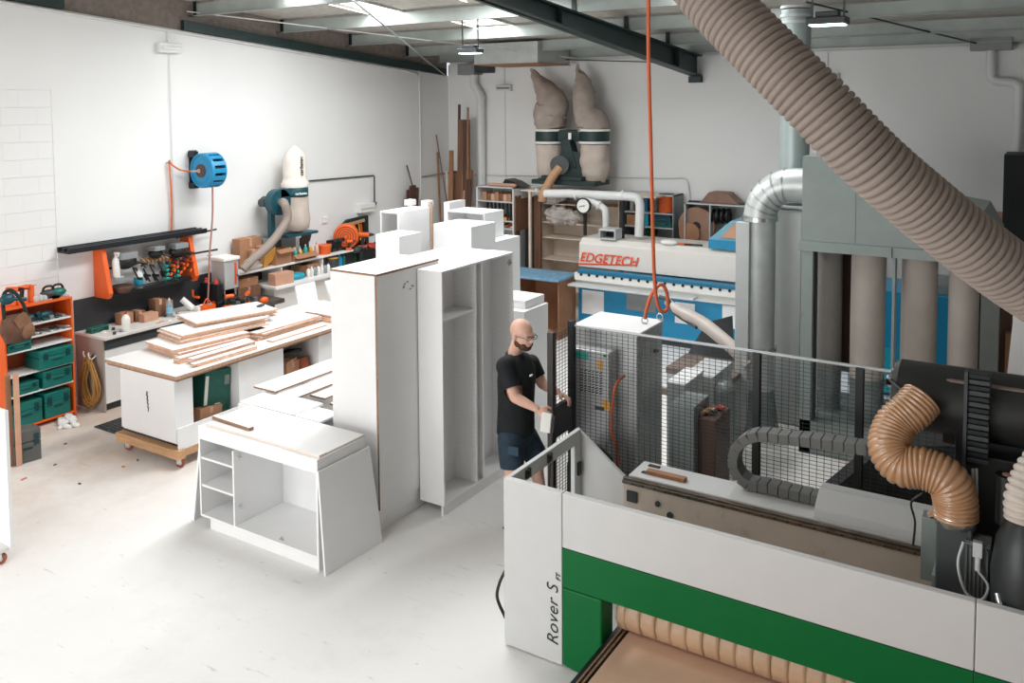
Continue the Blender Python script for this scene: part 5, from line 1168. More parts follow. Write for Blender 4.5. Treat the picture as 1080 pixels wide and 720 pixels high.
# unit 1 pale pine shelves
s1=[zz(590,216),zz(590,236),zz(590,252),zz(590,275),.35]
shelfunit('pale pine shelf unit under the twin bag dust collector',-7.62,-6.12,Y0,13.58,2.1,s1,mPINEL,[],back=mat('pine_back','D9CDBF',.7,var=.04))
shelfunit('grey shelf unit holding paint cans behind the edge machine pipes',-6.05,-5.16,Y0,13.58,2.12,[zz(680,225),zz(680,240),.8],mLGREY,side=mGALVD)
shelfunit('low white wall cabinet with cardboard disc behind the blue machine hood',-4.98,-3.0,Y0,13.58,2.02,[1.3],mLGREY,[at(748,220,Y=Y0).x])
obj_=None
t=thing('crumpled_cover','','',(0,0,0)); bpy.data.objects.remove(t)
# contents
for k in range(9):
    x=-5.95+.085*k; c=(x,13.3,s1[0]*0+zz(680,225)+.02)
    if k<7: can('%s can on the top level of the grey shelf unit, %s from left'%(['white','black','purple','blue','black','grey','teal'][k],['first','second','third','fourth','fifth','sixth','seventh'][k]),c,.038,.2+.08*(k%3==0),[mPAPER,mBLACK,mat('purple_tin','5A3A66',.4),mBLUE,mBLACK,mGREY,mBLUET][k],mPAPER)
can('large orange drum at the right end of the grey shelf unit top level',(-5.34,13.3,zz(680,225)+.02),.13,.3,mORANGE,mBLACK,name='drum')
carton('brown carton on the middle level of the grey shelf unit',(-5.88,13.32,zz(680,240)+.02),(.22,.3,.18),0,mCARD)
for k in range(3): toolcase(['lowest','middle','top'][k]+' dark teal case stacked on the grey shelf unit middle level',(-5.4,13.33,zz(680,240)+.02+.085*k),(.3,.36,.08),-PI/2,[mTEAL,mTEALD,mTEALD][k])
B=MB(); B.box(-5.68,13.2,zz(680,240)+.02,-5.62,13.4,zz(680,240)+.24); solo(B,'turquoise_binder',mBLUET,'light turquoise box left of the stacked teal cases','box')
B=MB(); B.ell((-5.62,13.35,1.48),(.1,.1,.1),n=12,k=8); solo(B,'green_bundle',mGREENM,'dark green bundle on the low level of the grey shelf unit','bundle')
B=MB(); B.ell((-5.95+.1,13.35,1.43),(.08,.08,.06),n=12,k=8); solo(B,'dark_bundle',mBLACK,'small dark bundle behind the descending white pipe','bundle')
g0=s1[3]+.02
B=MB(); B.ell((-6.5,13.33,g0+.1),(.22,.14,.1)); B.ell((-6.62,13.33,g0+.2),(.08,.08,.1)); o=wrinkle(solo(B,'green_garment',mGREENM,'green cloth bundle on the pale pine shelves','cloth'),.08,.1)
B=MB(); B.ell((-6.73,13.3,g0+.16),(.09,.09,.15)); solo(B,'black_bottle_bundle',mBLACK,'black lumpy item left of the green cloth bundle','bundle')
B=MB(); B.ell((-7.3,13.22,s1[1]+.14),(.27,.17,.17),n=40,k=30); B.ell((-7.38,13.22,s1[0]+.12),(.2,.16,.12),n=40,k=24); B.ell((-7.05,13.2,s1[1]+.12),(.2,.14,.12),n=40,k=24); wrinkle(solo(B,'plastic_wrap',mat('cloudy_wrap','D8CFC8',.5,var=.1,bump=.5,bscale=12),'bundle of cloudy plastic wrap spilling from the pine shelf top left','wrap'),.14,.09)
for k in range(6):
    c=(-4.0+.12*k,13.3,1.32+.4*0); 
# cardboard disc and black tyre-like items
c=at(735,238,Y=13.25); tcd=thing('cardboard_roll','round brown banding coil standing in the white wall cabinet','coil',(c.x,13.25,1.3))
B=MB(); B.cyl((c.x,13.22,c.z),(c.x,13.34,c.z),.3,n=36); obj(B,'disc',mat('coil_brown','9B7763',.6,var=.15),tcd)
B=MB(); B.cyl((c.x,13.2,c.z),(c.x,13.22,c.z),.07,n=18); obj(B,'hub',mBLACK,tcd)
B=MB(); B.cyl((c.x-.1,13.17,c.z-.12),(c.x-.1,13.2,c.z-.12),.17,n=28); obj(B,'front_disc',mCARD,tcd)
for k in range(4):
    c=at(752+5.5*k,228,Y=13.3); B=MB(); B.tube([V((c.x,13.3+.1*math.cos(a),c.z+.1*math.sin(a))) for a in [2*PI*i/18 for i in range(18)]],.03,8,closed=True); solo(B,'black_coil',mBLACK,'black coil standing in the upper right of the white wall cabinet','coil','black coils in the wall cabinet')
p=at(748,208,Y=13.35); B=MB(); B.prism([(-4.75,2.02),(-4.1,2.02),(-4.3,2.2),(-4.6,2.2)],13.2,13.5,'Y'); solo(B,'brown_case',mat('brown_shell','8A6A5C',.6,var=.15),'brown slope sided case on top of the white wall cabinet','case',bev=.02)
for k in range(3): B=MB(); B.box(-4.95+.5*k,13.25,2.02,-4.6+.5*k+.1,13.32,2.045); solo(B,'dark_strip',mBLACKM,'dark strip lying on the white wall cabinet top, %s'%['left','centre','right'][k],'strip')
# ---- metal shelving with cartons near the corner
mx0,mx1,my0=-8.62,-7.85,12.6
t=shelfunit('white open shelving with small brown boxes near the corner timbers',mx0,mx1,my0,13.1,2.17,[zz(520,213,my0),zz(520,233,my0),zz(520,241,my0),zz(520,260,my0),.4],mLGREY,side=mWHITE2)
zA,zB_,zC,zD=[zz(520,q,my0)+.02 for q in (213,233,241,260)]
for k in range(8):
    carton('%s small brown box from left on the corner shelving top level'%['first','second','third','fourth','fifth','sixth','seventh','eighth'][k],(mx0+.14+.085*k,my0+.15,zA),(.075,.2,.12+.03*(k%3==0)-.02*(k>5)),0,[mCARD,mBROWN,mCARD2][k%3])
for k in range(7):
    x=mx0+.2+.08*k; B=MB(); B.bar((x,my0+.06,zA-.04),(x+.02*(k%2),my0+.06,zA-.28-.04*(k%3)),.035,.03); B.cyl((x,my0+.06,zA-.04),(x,my0+.06,zA-.02),.006,n=6); solo(B,'hanging_tool',mBLACKM,'black tool hanging in the row under the shelving top level','tool','hanging tools in the corner shelving')
for k,(x,m,w,h,lab) in enumerate([(mx0+.12,mRED,.14,.12,'red box'),(mx0+.32,mPAPER,.1,.1,'white tub'),(mx0+.45,mRED,.1,.09,'red tool'),(mx0+.58,mYEL,.12,.05,'yellow tray'),(mx0+.68,mBLACK,.06,.1,'black tub')]):
    B=MB(); B.box(x-w/2,my0+.05,zB_,x+w/2,my0+.25,zB_+h); solo(B,'shelf_tub',m,lab+' on the second level of the corner shelving','box',bev=.01)
for k in range(8):
    x=mx0+.12+.08*k; B=MB(); B.bar((x,my0+.05,zC+.02),(x+.1,my0+.2,zC+.06),.03,.02); solo(B,'loose_tool',[mBLACKM,mPINE,mRED,mPAPER][k%4],['black','wooden','red','white'][k%4]+' tool heaped on the thin third level of the corner shelving','tool','tools heaped on the corner shelving')
for k in range(6):
    x=mx0+.2+.1*k; bottle(['green','brown','red','white','black','grey'][k]+' bottle on the lower level of the corner shelving',(x,my0+.12,zD),.035,.16,[mGREENM,mBROWN,mRED,mPAPER,mBLACK,mGREY][k],mBLACK)
B=MB(); B.cyl((mx0+.2,my0+.1,2.2),(mx1-.02,my0+.12,2.2),.03,n=12); solo(B,'cardboard_tube',mCARD2,'pale cardboard tube lying on the corner shelving','tube')
B=MB(); B.prism([(-8.2,2.17),(-7.75,2.17),(-7.95,2.26),(-8.12,2.3)],my0+.15,my0+.45,'Y'); solo(B,'black_bag',mBLACK,'flat black folded bag on top of the corner shelving','bag',bev=.01)
def slab(label,px,pyt,Y,w,th,zb,m,rx=0,cat='board',grp=None,name='leaning_board',tilt=0):
    c=at(px,pyt,Y=Y); B=MB(); h=c.z-zb; B.cbox((c.x,Y,zb+h/2),(w,th,h),R3(rx,tilt,0)); return solo(B,name,m,label,cat,grp)
slab('grey patterned sheet standing right of the corner shelving',551,197,13.2,.16,.3,1.95,mLGREY)
B=MB(); B.box(-7.845,12.62,1.42,-7.815,13.3,zz(545,211,12.6)); solo(B,'cupboard_door',mBROWN,'dark brown door panel against the right side of the corner shelving','door panel')
for k in range(4): B=MB(); B.box(-7.845,12.62+.16*k,0,-7.82+.006*k,12.76+.16*k,1.418); solo(B,'standing_board',[mBROWN2,mGREY,mDGREY,mDGREY][k],['nearest','second','third','farthest'][k]+' board standing under the dark brown door panel','board')
slab('dark board standing right of the corner shelving, left one',556,243,13.3,.09,.03,0,mDGREY); slab('grey board standing right of the corner shelving, middle one',559,243,13.25,.09,.03,0,mGREY)
slab('dark board standing right of the corner shelving, right one',562,240,13.3,.15,.03,0,mDGREY); slab('tall white strip standing left of the brown plank',558,200,13.35,.08,.03,.0,mWHITE2)
slab('tall brown plank standing left of the pine shelves',567,206,13.05,.13,.04,0,mBROWN); 
# blue topped brown bench
tbn=carcass('brown wooden bench with worn blue top in front of the pine shelves',-7.45,-6.33,11.45,12.0,.9,'-Y',divs=[.2,.38],m=mTAN,group=None,name='open_bench')
B=MB(); B.box(-7.5,11.38,.9,-6.3,12.05,.94); obj(B,'blue_top',mSLOT,tbn,.012)
for k in range(2): 
    B=MB(); B.cbox((-6.78+.13*k,11.35,.33),(.1,.02,.5),R3(-.12,.12,0)); solo(B,'leaning_offcut',mCARD2,['left','right'][k]+' beige offcut leaning against the brown bench','offcut')
carton('open brown carton on the floor before the brown bench',(-6.65,11.15,0),(.5,.3,.2),0,mCARD,True)
# ---------------------------------------------------------------- twin bag dust collector
def bagtube(t,pts,name,m,wr=.05,ws=.18):
    B=MB(); P=[];R=[]
    c=[(at(a,b,Y=13.12),r) for a,b,r in pts]
    pp=spl([q for q,_ in c],6)
    for i in range(len(pp)):
        u=i/6; k=min(int(u),len(c)-2); f=u-k; R.append(c[k][1]*(1-f)+c[k+1][1]*f)
    B.tube(pp,R,26); return wrinkle(obj(B,name,m,t),wr,ws)
dd=thing('dust_collector','dark green dust collector with two tall grey beige bags on back wall','dust collector',(-7.0,13.1,2.15))
b1=bagtube(dd,[(582,136,.24),(581,129,.28),(580,120,.29),(583,110,.27),(577,98,.21),(569,87,.13),(563,77,.05),(560,73,.015)],'upper_bag',mFELT,.07,.12)
b2_=bagtube(dd,[(627,137,.24),(626,131,.27),(622,126,.25),(617,116,.2),(616,98,.19),(614,86,.14),(610,76,.06),(609,68,.015)],'upper_bag',mFELT,.07,.12)
b3=bagtube(dd,[(580,187,.2),(580,180,.24),(580,165,.24),(580,152,.24)],'lower_bag',mFELTL,.05,.2)
b4=bagtube(dd,[(627,192,.16),(628,182,.24),(627,168,.25),(627,152,.24)],'lower_bag',mFELTL,.07,.16)
for px in (580,627):
    c0_=at(px,150,Y=13.12); c1_=at(px,137,Y=13.12)
    B=MB(); B.cyl(c0_,c1_,.255,n=30); dr_=obj(B,'drum',mDGREEN,dd)
    for cc_ in (c0_,c1_): B=MB(); B.lathe([(.258,-.02),(.268,-.02),(.268,.02),(.258,.02)],cc_,n=30); obj(B,'strap',mPAPER,dr_)
a=at(602,165,Y=13.0); B=MB(); q0=at(600,143,Y=13.02); B.bar(at(588,143,Y=13.1),at(618,143,Y=13.1),.2,.2); B.bar(at(598,145,Y=13.0),at(606,178,Y=13.0),.18,.22,up=(0,1,0)); obj(B,'duct_body',mDGREEN,dd,.02)
B=MB(); B.cyl(at(602,176,Y=12.88),at(602,176,Y=13.05),.27,n=28); obj(B,'impeller_housing',mDGREEN,dd)
B=MB(); B.cyl(at(590,174,Y=12.7),at(592,174,Y=12.9),.16,n=24); obj(B,'motor_cover',mDGREY,dd)
p0=at(565,191,Y=12.95); p1=at(632,194,Y=12.95); B=MB(); B.box(p0.x,12.8,p0.z-.03,p1.x,13.35,p0.z+.05); B.box(p0.x+.2,12.78,p0.z+.05,p1.x-.25,13.0,p0.z+.12); obj(B,'base_frame',mDGREEN,dd,.01)
for k in range(3): 
    c=at([566,623,637][k],[194,197,195][k],Y=12.8); B=MB(); B.cyl((c.x,12.78,2.13),(c.x,12.82,2.13),.03,n=12); obj(B,'castor',mPAPER,dd)
B=MB(); B.box(at(599,139,Y=12.85).x,12.86,at(599,147,Y=12.85).z,at(602,139,Y=12.85).x,12.87,at(599,140,Y=12.85).z); obj(B,'rating_label',mPAPER,dd)
sf=thing('plank_shelf','long pale board carrying the twin bag dust collector','shelf',(-6.7,13.1,2.1))
B=MB(); B.box(-7.8,12.75,2.105,-5.3,13.12,2.13); obj(B,'board',mPINEL,sf); B=MB(); B.box(-7.8,13.12,2.105,-7.65,13.6,2.13); B.box(-7.64,12.75,0,-7.6,12.8,2.105); obj(B,'post',mPINEL,sf)
pts=[at(591,176,Y=12.72),at(583,186,Y=12.65),at(577,197,Y=12.6),at(573,204,Y=12.55),at(572,212,Y=12.55)]
solo(ribhose(MB(),pts,.075,.04,.003,16,4),'flexible_hose',mat('tan_hose','B98F6C',.5,var=.08),'tan flexible hose from twin bag collector down to the white pipe','hose')
# white pvc pipes
pv=thing('extraction_pipework','white branching extraction pipes above the edge banding machine','pipe',(-6.0,12.4,1.9))
Yp=12.35
def pp_(px,py,Y=Yp): return at(px,py,Y=Y)
B=MB(); B.tube([pp_(575,204),pp_(600,204),pp_(640,206),pp_(664,207)]+spl([pp_(668,207.5),pp_(673,210),pp_(675,216)],4)+[pp_(675,222),pp_(674,249)],.07,14); obj(B,'main_pipe',mPVC,pv)
B=MB(); B.tube([pp_(611,205),pp_(632,216)]+spl([pp_(634,217.5),pp_(638,221),pp_(639,227)],4)+[pp_(639,241)],.055,14); obj(B,'branch_pipe',mPVC,pv)
for (a_,b_) in ((607,609),(656,658),(631,633)):
    B=MB(); B.cyl(pp_(a_,205.5 if a_!=631 else 216),pp_(b_,205.7 if a_!=631 else 217),.076,n=16); obj(B,'joint_collar',mPVC,pv)
for px in (617,657):
    B=MB(); q=pp_(px,209); B.cyl((q.x,q.y,q.z),(q.x,q.y,1.5),.028,n=10); obj(B,'black_post',mBLACKM,pv)
c=pp_(615,217,12.22); gg=thing('wall_clock','round white dial with black rim on the black post','dial',(c.x,c.y,c.z-.12))
B=MB(); B.cyl(c,c+V((0,.05,0)),.12,n=32); B.tube([c+V((.12*math.cos(a),-.005,.12*math.sin(a))) for a in [2*PI*i/32 for i in range(32)]],.012,8,closed=True); obj(B,'rim',mBLACK,gg)
B=MB(); B.cyl(c+V((0,-.004,0)),c+V((0,.0,0)),.11,n=32); obj(B,'face',mPAPER,gg)
B=MB(); B.bar(c+V((0,-.008,0)),c+V((-.07,-.008,-.02)),.006,.01); B.bar(c+V((0,-.008,0)),c+V((.03,-.008,.005)),.006,.01); obj(B,'pointer',mBLACK,gg)
# ---------------------------------------------------------------- edge banding machine
ex0,ex1,ey=-6.28,-1.9,12.0
eb=thing('edge_banding_machine','long white and blue edge banding machine along the back wall','machine',(-4.2,12.5,0))
B=MB(); B.prism([(ey,1.06),(12.75,1.06),(12.75,1.5),(ey+.12,1.5),(ey+.03,1.42)],ex0,-1.9,'X'); hd=obj(B,'hood',mat('hood_white','DDD9D3',.4,var=.02),eb,.01)
M=frame((at(610,275,Y=ey).x+.02,ey-.004,at(610,278,Y=ey).z+.05),(1,0,0),(0,0,1))
tx_=text('EDGETECH',.2,M,mORINK,'lettering',hd,.003,shear=.3,bold=.002,sp=1.0)
wdt=max((v.co.x for v in tx_.data.vertices))-min((v.co.x for v in tx_.data.vertices)); tgt=at(675,280,Y=ey).x-at(610,275,Y=ey).x-.05
x_off=min(v.co.x for v in tx_.data.vertices)
for v in tx_.data.vertices: v.co.x=x_off+(v.co.x-x_off)*tgt/wdt
a=at(609,276.5,Y=ey); b2=at(672,282,Y=ey); B=MB(); B.prism([(a.x,a.z-.01),(b2.x,b2.z+.04),(b2.x,b2.z+.025),(a.x+.02,a.z-.035)],ey-.004,ey,'Y'); obj(B,'underline',mORINK,hd)
B=MB(); B.box(at(614,283,Y=ey).x,ey-.16,.985,-1.9,ey-.0,1.045); obj(B,'blue_beam',mat('deep_edge_blue','0E6F94',.4,var=.04),eb,.01)
B=MB(); B.box(ex0,ey-.14,.87,-1.9,ey,.985); tr_=obj(B,'roller_track',mPAPER,eb,.004)
for k in range(31):
    x=ex0+.12+k*.138; B=MB(); B.cyl((x,ey-.15,.965),(x,ey-.14,.965),.022,n=8); obj(B,'roller',mBLACKM,tr_)
B=MB(); B.box(ex0-.02,ey-.3,.80,ex0+2.0,ey-.14,.835); B.cyl((ex0-.02,ey-.31,.815),(ex0+2.0,ey-.31,.815),.02,n=8); obj(B,'infeed_support',mLGREY,eb,.003)
B=MB(); B.box(ex0,ey-.05,.74,-1.9,ey+.5,.87); obj(B,'bed',mPAPER,eb,.004)
B=MB(); B.box(ex0,ey,.08,-1.9,ey+.7,.74); bb_=obj(B,'blue_body',mEBLUE,eb,.004)
for (pl_x,pr_x,pt_,pb_,m,nm) in ((614,637,305,330,mWHITE,'white_door'),(661,692,308,326,mGREY,'grey_opening'),(712,733,318,340,mWHITE,'white_door'),(762,776,320,345,mWHITE,'white_door')):
    a=at(pl_x,pt_,Y=ey); b3_=at(pr_x,pt_,Y=ey); c3_=at(pl_x,pb_,Y=ey); B=MB(); B.box(a.x,ey-.008,c3_.z,b3_.x,ey,min(.72,a.z)); obj(B,nm,m,eb,.002)
B=MB(); B.box(ex0+.05,ey+.05,0,-2.0,ey+.6,.08); obj(B,'plinth',mDGREY,eb)
# control panel right of ducts
B=MB(); a=at(815,262,Y=12.0); b2=at(833,262,Y=12.0); B.box(a.x,11.9,at(815,283,Y=12).z,b2.x+.3,12.3,a.z+.05); cpn=obj(B,'control_box',mPAPER,eb,.006)
a=at(817,269,Y=11.9); B=MB(); B.box(a.x+.02,11.885,a.z-.12,a.x+.3,11.9,a.z+.08); obj(B,'bezel',mBLACK,cpn); B=MB(); B.box(a.x+.05,11.88,a.z-.08,a.x+.27,11.885,a.z+.05); obj(B,'screen',mSCREEN,cpn)
# blue top hood
a=at(749,257,Y=12.1); b2=at(790,259,Y=12.1)
hb=thing('blue_machine_hood','pale blue slope fronted hood with beige window on the edge machine','hood',((a.x+b2.x)/2,12.3,1.5))
B=MB(); zb2=1.51; B.prism([(a.x,zb2),(b2.x+.5,zb2),(b2.x+.5,zb2+.42),(a.x+.32,zb2+.42),(a.x,zb2+.14)],12.05,12.6,'Y'); obj(B,'body',mat('pale_blue_hood','6FA9BE',.4,var=.05),hb,.02)
B=MB(); B.box(a.x-.005,12.04,zb2,b2.x+.5,12.05,zb2+.13); obj(B,'blue_band',mEBLUE,hb)
B=MB(); B.prism([(a.x+.17,zb2+.17),(b2.x+.1,zb2+.17),(b2.x+.1,zb2+.38),(a.x+.36,zb2+.38)],12.035,12.05,'Y'); obj(B,'window_panel',mCARD2,hb,.003)
# small boxes on the machine
a=at(633,253,Y=12.1); t=thing('junction_box','grey open sided junction box on edge machine beneath the branch pipe','box',(a.x+.15,12.15,1.5)); J=Matrix.Translation((0,0,-.36))
B=MB(J); B.box(a.x,12.05,1.865,a.x+.28,12.3,1.885); B.box(a.x,12.05,2.0,a.x+.28,12.3,2.03); B.box(a.x,12.05,1.885,a.x+.02,12.3,2.0); B.box(a.x+.26,12.05,1.885,a.x+.28,12.3,2.0); obj(B,'shell',mLGREY,t,.003)
B=MB(J); B.box(a.x+.02,12.28,1.885,a.x+.26,12.3,2.0); obj(B,'back_plate',mDGREY,t)
for k,(px,m,lab) in enumerate([(706,mPAPER,'crumpled white cloth on the edge machine top'),(718,mORANGE,'orange file lying on the edge machine top'),(730,mBLACK,'black rasp lying on the edge machine top')]):
    c=at(px,254,Y=12.15); B=MB()
    if k==0: B.ell((c.x,12.15,1.53),(.14,.1,.04))
    else: B.bar((c.x-.12,12.15,1.52),(c.x+.14,12.2,1.52),.03,.02)
    solo(B,['white_cloth','file','rasp'][k],m,lab,['cloth','tool','tool'][k])
# blue panel saw at right behind filters
ps=thing('panel_saw','blue and teal machine glimpsed between the filter bags','machine',(-1.0,11.6,0))
B=MB(); B.box(-1.85,11.3,.05,-.6,12.2,1.3); obj(B,'body',mEBLUE,ps,.01); B=MB(); B.box(-1.4,11.4,1.3,-.7,12.1,1.42); obj(B,'top_guard',mGALVD,ps,.01)
B=MB(); B.box(-1.75,11.28,.05,-1.62,11.3,.6); obj(B,'teal_plate',mBLUET,ps)
# ---------------------------------------------------------------- timber offcuts in the corner
tim=[(486,110,188,.03,mBROWN2,0),(490,126,195,.14,mBROWN,0.0),(495,126,195,.1,mBROWN2,.02),(497,113,200,.02,mTAN,0.02),(482,158,200,.06,mTAN,0),(481,180,220,.1,mBROWN2,-.05),(487,182,220,.13,mBROWN,.08),(492,184,220,.12,mTAN,-.06),(497,178,220,.1,mBROWN,-.1),(501,188,220,.07,mBROWN2,.05),(475,180,215,.03,mPINEL,.1),(489,198,222,.03,mPINE,0),(469,160,200,.02,mTAN,.1),(494,200,222,.03,mCARD2,-.02)]
for k,(px,pt,pb,w,m,tl_) in enumerate(tim):
    c=at(px,pt,Y=13.35-.02*(k%4)); h=c.z
    B=MB(); B.cbox((c.x,13.35-.03*(k%5)-.1,h/2),(w*1.5,.025,h),R3(-.03,-tl_*.6,0)); solo(B,'timber_offcut',m,['dark brown','brown','tan','pale'][[mBROWN2,mBROWN,mTAN].index(m) if m in (mBROWN2,mBROWN,mTAN) else 3]+' timber length standing with others in the back left corner','timber','timber lengths in the corner')
p0=at(460,142,X=WX+.06); p1=at(474,190,X=WX+.2); B=MB(); B.cyl(p0,V((WX+.5,13.3,0.0)),.012,n=6); solo(B,'thin_stick',mBROWN,'thin brown stick leaning in the corner against left wall','stick')
p0=at(429,174,X=WX+.06); B=MB(); B.cyl(p0,V((WX+.35,12.5,1.0)),.015,n=6); solo(B,'thin_stick',mBROWN2,'short thin stick leaning on left wall above the dark offcuts','stick')
for k in range(7):
    px=429+1.6*k; c=at(px,200-5*math.sin(k/6*PI)*1,X=WX+.15); B=MB(); B.cbox((WX+.15+.03*(k%2),c.y,c.z/2+.45),(.03,.07,c.z-.9),R3(0,.05,0)); solo(B,'dark_offcut',mBROWN2,'dark brown board end in the cluster against the left wall beyond the carcasses','offcut','dark board ends on the left wall')
# black cabinet at far right
p0=at(1059,163,Y=12.6); B=MB(); B.box(p0.x,12.6,0,1.6,13.4,p0.z); solo(B,'black_cabinet',mat('matt_black_cabinet','101716',.6,var=.1),'tall black cabinet at the right edge beside the back wall','cabinet',bev=.005)
p0=at(1045,228,Y=12.9); B=MB(); B.box(p0.x-.15,13.42,0,-.45,13.5,p0.z); solo(B,'brown_sheet',mCARD2,'tan sheet standing left of the tall black cabinet','board')
p0=at(1061,330,Y=8.4); p1=at(1080,330,Y=8.4)
B=MB(); B.prism([(at(1060,384,Y=8.4).x,1.0),(at(1068,340,Y=8.4).x,at(1068,340,Y=8.4).z),(at(1068,322,Y=8.4).x,at(1068,322,Y=8.4).z+.1),(.9,2.0),(.9,1.0)],8.4,8.43,'Y'); B.box(-.1,8.4,0,-.02,8.43,1.0); B.box(.8,8.4,0,.88,8.43,1.0); solo(B,'white_guard_panel',mWHITE2,'pale slanted panel at the right edge behind the big grey hose','panel')
B=MB(); B.box(-.35,9.6,0,.3,9.7,1.35); solo(B,'brown_board',mTAN,'brown board behind the pale slanted panel at right edge','board')
# ---------------------------------------------------------------- filter unit
FY0=9.0; fx0=-2.155; zb=2.2
fu=thing('filter_unit','grey green filter bag unit with sheet metal hopper behind the fence','dust filter',(-1.2,9.5,0))
xr=at(1052,262,Y=FY0).x
xm=at(903,200,Y=FY0).x
B=MB(); B.box(fx0,FY0,zb,xm,10.1,3.06); obj(B,'upper_box',mFILT,fu,.004)
B=MB(); c=at(1037,224,Y=FY0); B.prism([(xm,zb),(xr,zb),(xr,zb+.15),(c.x,c.z),(xm,c.z+.18)],FY0+.002,10.1,'Y'); obj(B,'lower_hopper',mFILT,fu,.004)
B=MB(); B.box(fx0-.03,FY0-.03,zb-.1,xr+.02,10.12,zb); obj(B,'flange',mFILT,fu,.003)
B=MB(); B.box(at(941,255,Y=FY0).x,FY0-.035,zb-.1,at(942,255,Y=FY0).x,FY0-.03,zb); obj(B,'flange_seam',mDGREY,fu)
def col(px0,px1,m,name,y=FY0,d=.12,zt_=zb-.1):
    a=at(px0,300,Y=y); b_=at(px1,300,Y=y); return obj(MB().box(a.x,y,.0,b_.x,y+d,zt_),name,m,fu,.003)
col(845,857,mFILT,'left_column'); col(941,944,mFILT,'middle_column'); col(1035,1055,mat('dark_filter_panel','6A6E6A',.5,var=.06),'right_column')
col(857,860,mDGREY,'inner_edge',FY0+.06,.1)
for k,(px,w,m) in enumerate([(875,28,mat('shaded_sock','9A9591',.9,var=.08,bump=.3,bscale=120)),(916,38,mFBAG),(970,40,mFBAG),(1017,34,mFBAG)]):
    y=9.32 if k else 9.5; a=at(px-w/2,300,Y=y); b_=at(px+w/2,300,Y=y); r=(b_.x-a.x)/2*.96; cx=(a.x+b_.x)/2
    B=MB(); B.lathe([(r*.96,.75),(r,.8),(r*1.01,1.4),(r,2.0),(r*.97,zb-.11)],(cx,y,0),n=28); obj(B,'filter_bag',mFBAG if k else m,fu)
    B=MB(); B.lathe([(r*1.03,.7),(r*1.03,.8)],(cx,y,0),n=24); B.cyl((cx,y,.35),(cx,y,.75),r*1.0,n=24); obj(B,'collar_bin',mGALVD,fu)
B=MB(); B.box(fx0,9.0,.0,xr,10.1,.35); obj(B,'base_trough',mGALVD,fu,.005)
B=MB(); B.box(-2.0,9.9,.35,xr,10.0,zb-.1); obj(B,'rear_panel',mat('brown_shadow_board','4A3630',.7,var=.1),fu) if False else None
# rear row of brown socks seen between the bags
for k in range(2):
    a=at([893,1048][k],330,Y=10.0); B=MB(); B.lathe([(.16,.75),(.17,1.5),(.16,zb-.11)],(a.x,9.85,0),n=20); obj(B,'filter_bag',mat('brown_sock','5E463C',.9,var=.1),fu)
# ---- elbow duct on the left
p=[at(850,197,Y=9.3),at(845,197,Y=9.3)]
r=.175
el=thing('round_duct','large galvanised elbow duct dropping from the filter unit to the floor','duct',(at(800,300,Y=9.3).x,9.3,0))
cx=at(801,300,Y=9.3).x; zc_=at(845,195,Y=9.3).z; R_=.36
pts=[V((fx0+.0,9.3,zc_)),V((cx+R_+.02,9.3,zc_))]+[V((cx+R_-R_*math.sin(a),9.3,zc_-R_+R_*math.cos(a))) for a in [PI/2*i/6 for i in range(1,7)]]
B=MB(); B.tube(pts,r,26); obj(B,'elbow',mat('galv_bright','CDD1D0',.42,.45,var=.1,scale=8),el)
for i in range(2,9):
    if i<len(pts):
        t_=(pts[i]-pts[i-1]).normalized(); B=MB(); B.cyl(pts[i]-t_*.008,pts[i]+t_*.008,r+.006,n=26); obj(B,'seam',mGALV,el)
B=MB(); B.cyl((cx,9.3,zc_-R_),(cx,9.3,.5),r*.93,n=26); obj(B,'straight_pipe',mat('galv_pipe','C9CECD',.45,.15,var=.12,scale=6),el)
for z in (zc_-R_-.02,.95): B=MB(); B.cyl((cx,9.3,z-.02),(cx,9.3,z+.02),r+.015,n=26); obj(B,'clamp_band',mSTEEL,el)
B=MB(); B.cyl((cx,9.3,.5),(cx+.0,9.3,.02),r*.93,r*1.3,n=26); obj(B,'foot',mGALVD,el)
a=at(777,300,Y=9.15); b_=at(786,300,Y=9.15)
B=MB(); B.box(a.x,9.1,0,b_.x+.05,9.2,zc_-R_-.05); solo(B,'duct_support_post',mLGREY,'pale flat post standing left of the big elbow duct','post',bev=.003)
# branch from bench machine: beige pipe diagonal
pts=[at(704,318,Y=9.6),at(716,327,Y=9.5),at(740,340,Y=9.4),at(757,353,Y=9.3),at(775,369,Y=9.2),at(790,385,Y=9.15)]
solo(MB().tube(spl(pts,5),[.045]*4+[.06]*3+[.075]*19,16),'branch_duct',mat('beige_duct','BDB3AB',.4,var=.05),'beige pipe slanting down right into the big elbow duct','duct')
solo(MB().tube(spl([at(696,313,Y=9.6),at(705,317,Y=9.55),at(712,330,Y=9.5),at(735,345,Y=9.35)],5),.025,8),'black_hose',mDGREY,'dark hose curving beneath the beige slanting pipe','hose')
t=thing('saw_guard','grey triangular guard sheet behind the beige slanting pipe','guard',(-3.2,9.9,0))
a=at(722,355,Y=9.9);b_=at(772,333,Y=9.9); B=MB(); B.prism([(a.x,.5),(at(775,360,Y=9.9).x,.5),(b_.x,b_.z),(at(745,340,Y=9.9).x,at(745,340,Y=9.9).z)],9.9,9.92,'Y'); obj(B,'sheet',mDGREY,t); B=MB(); B.box(a.x,9.9,0,a.x+.03,9.92,.5); B.box(b_.x-.05,9.9,0,b_.x-.02,9.92,.5); obj(B,'leg',mLGREY,t)
B=MB(); q=at(723,362,Y=8.6); B.bar(q,at(716,370,Y=8.6),.03,.03); solo(B,'black_handle',mBLACK,'short black handle above the fence rail left of the guard','handle') if False else None
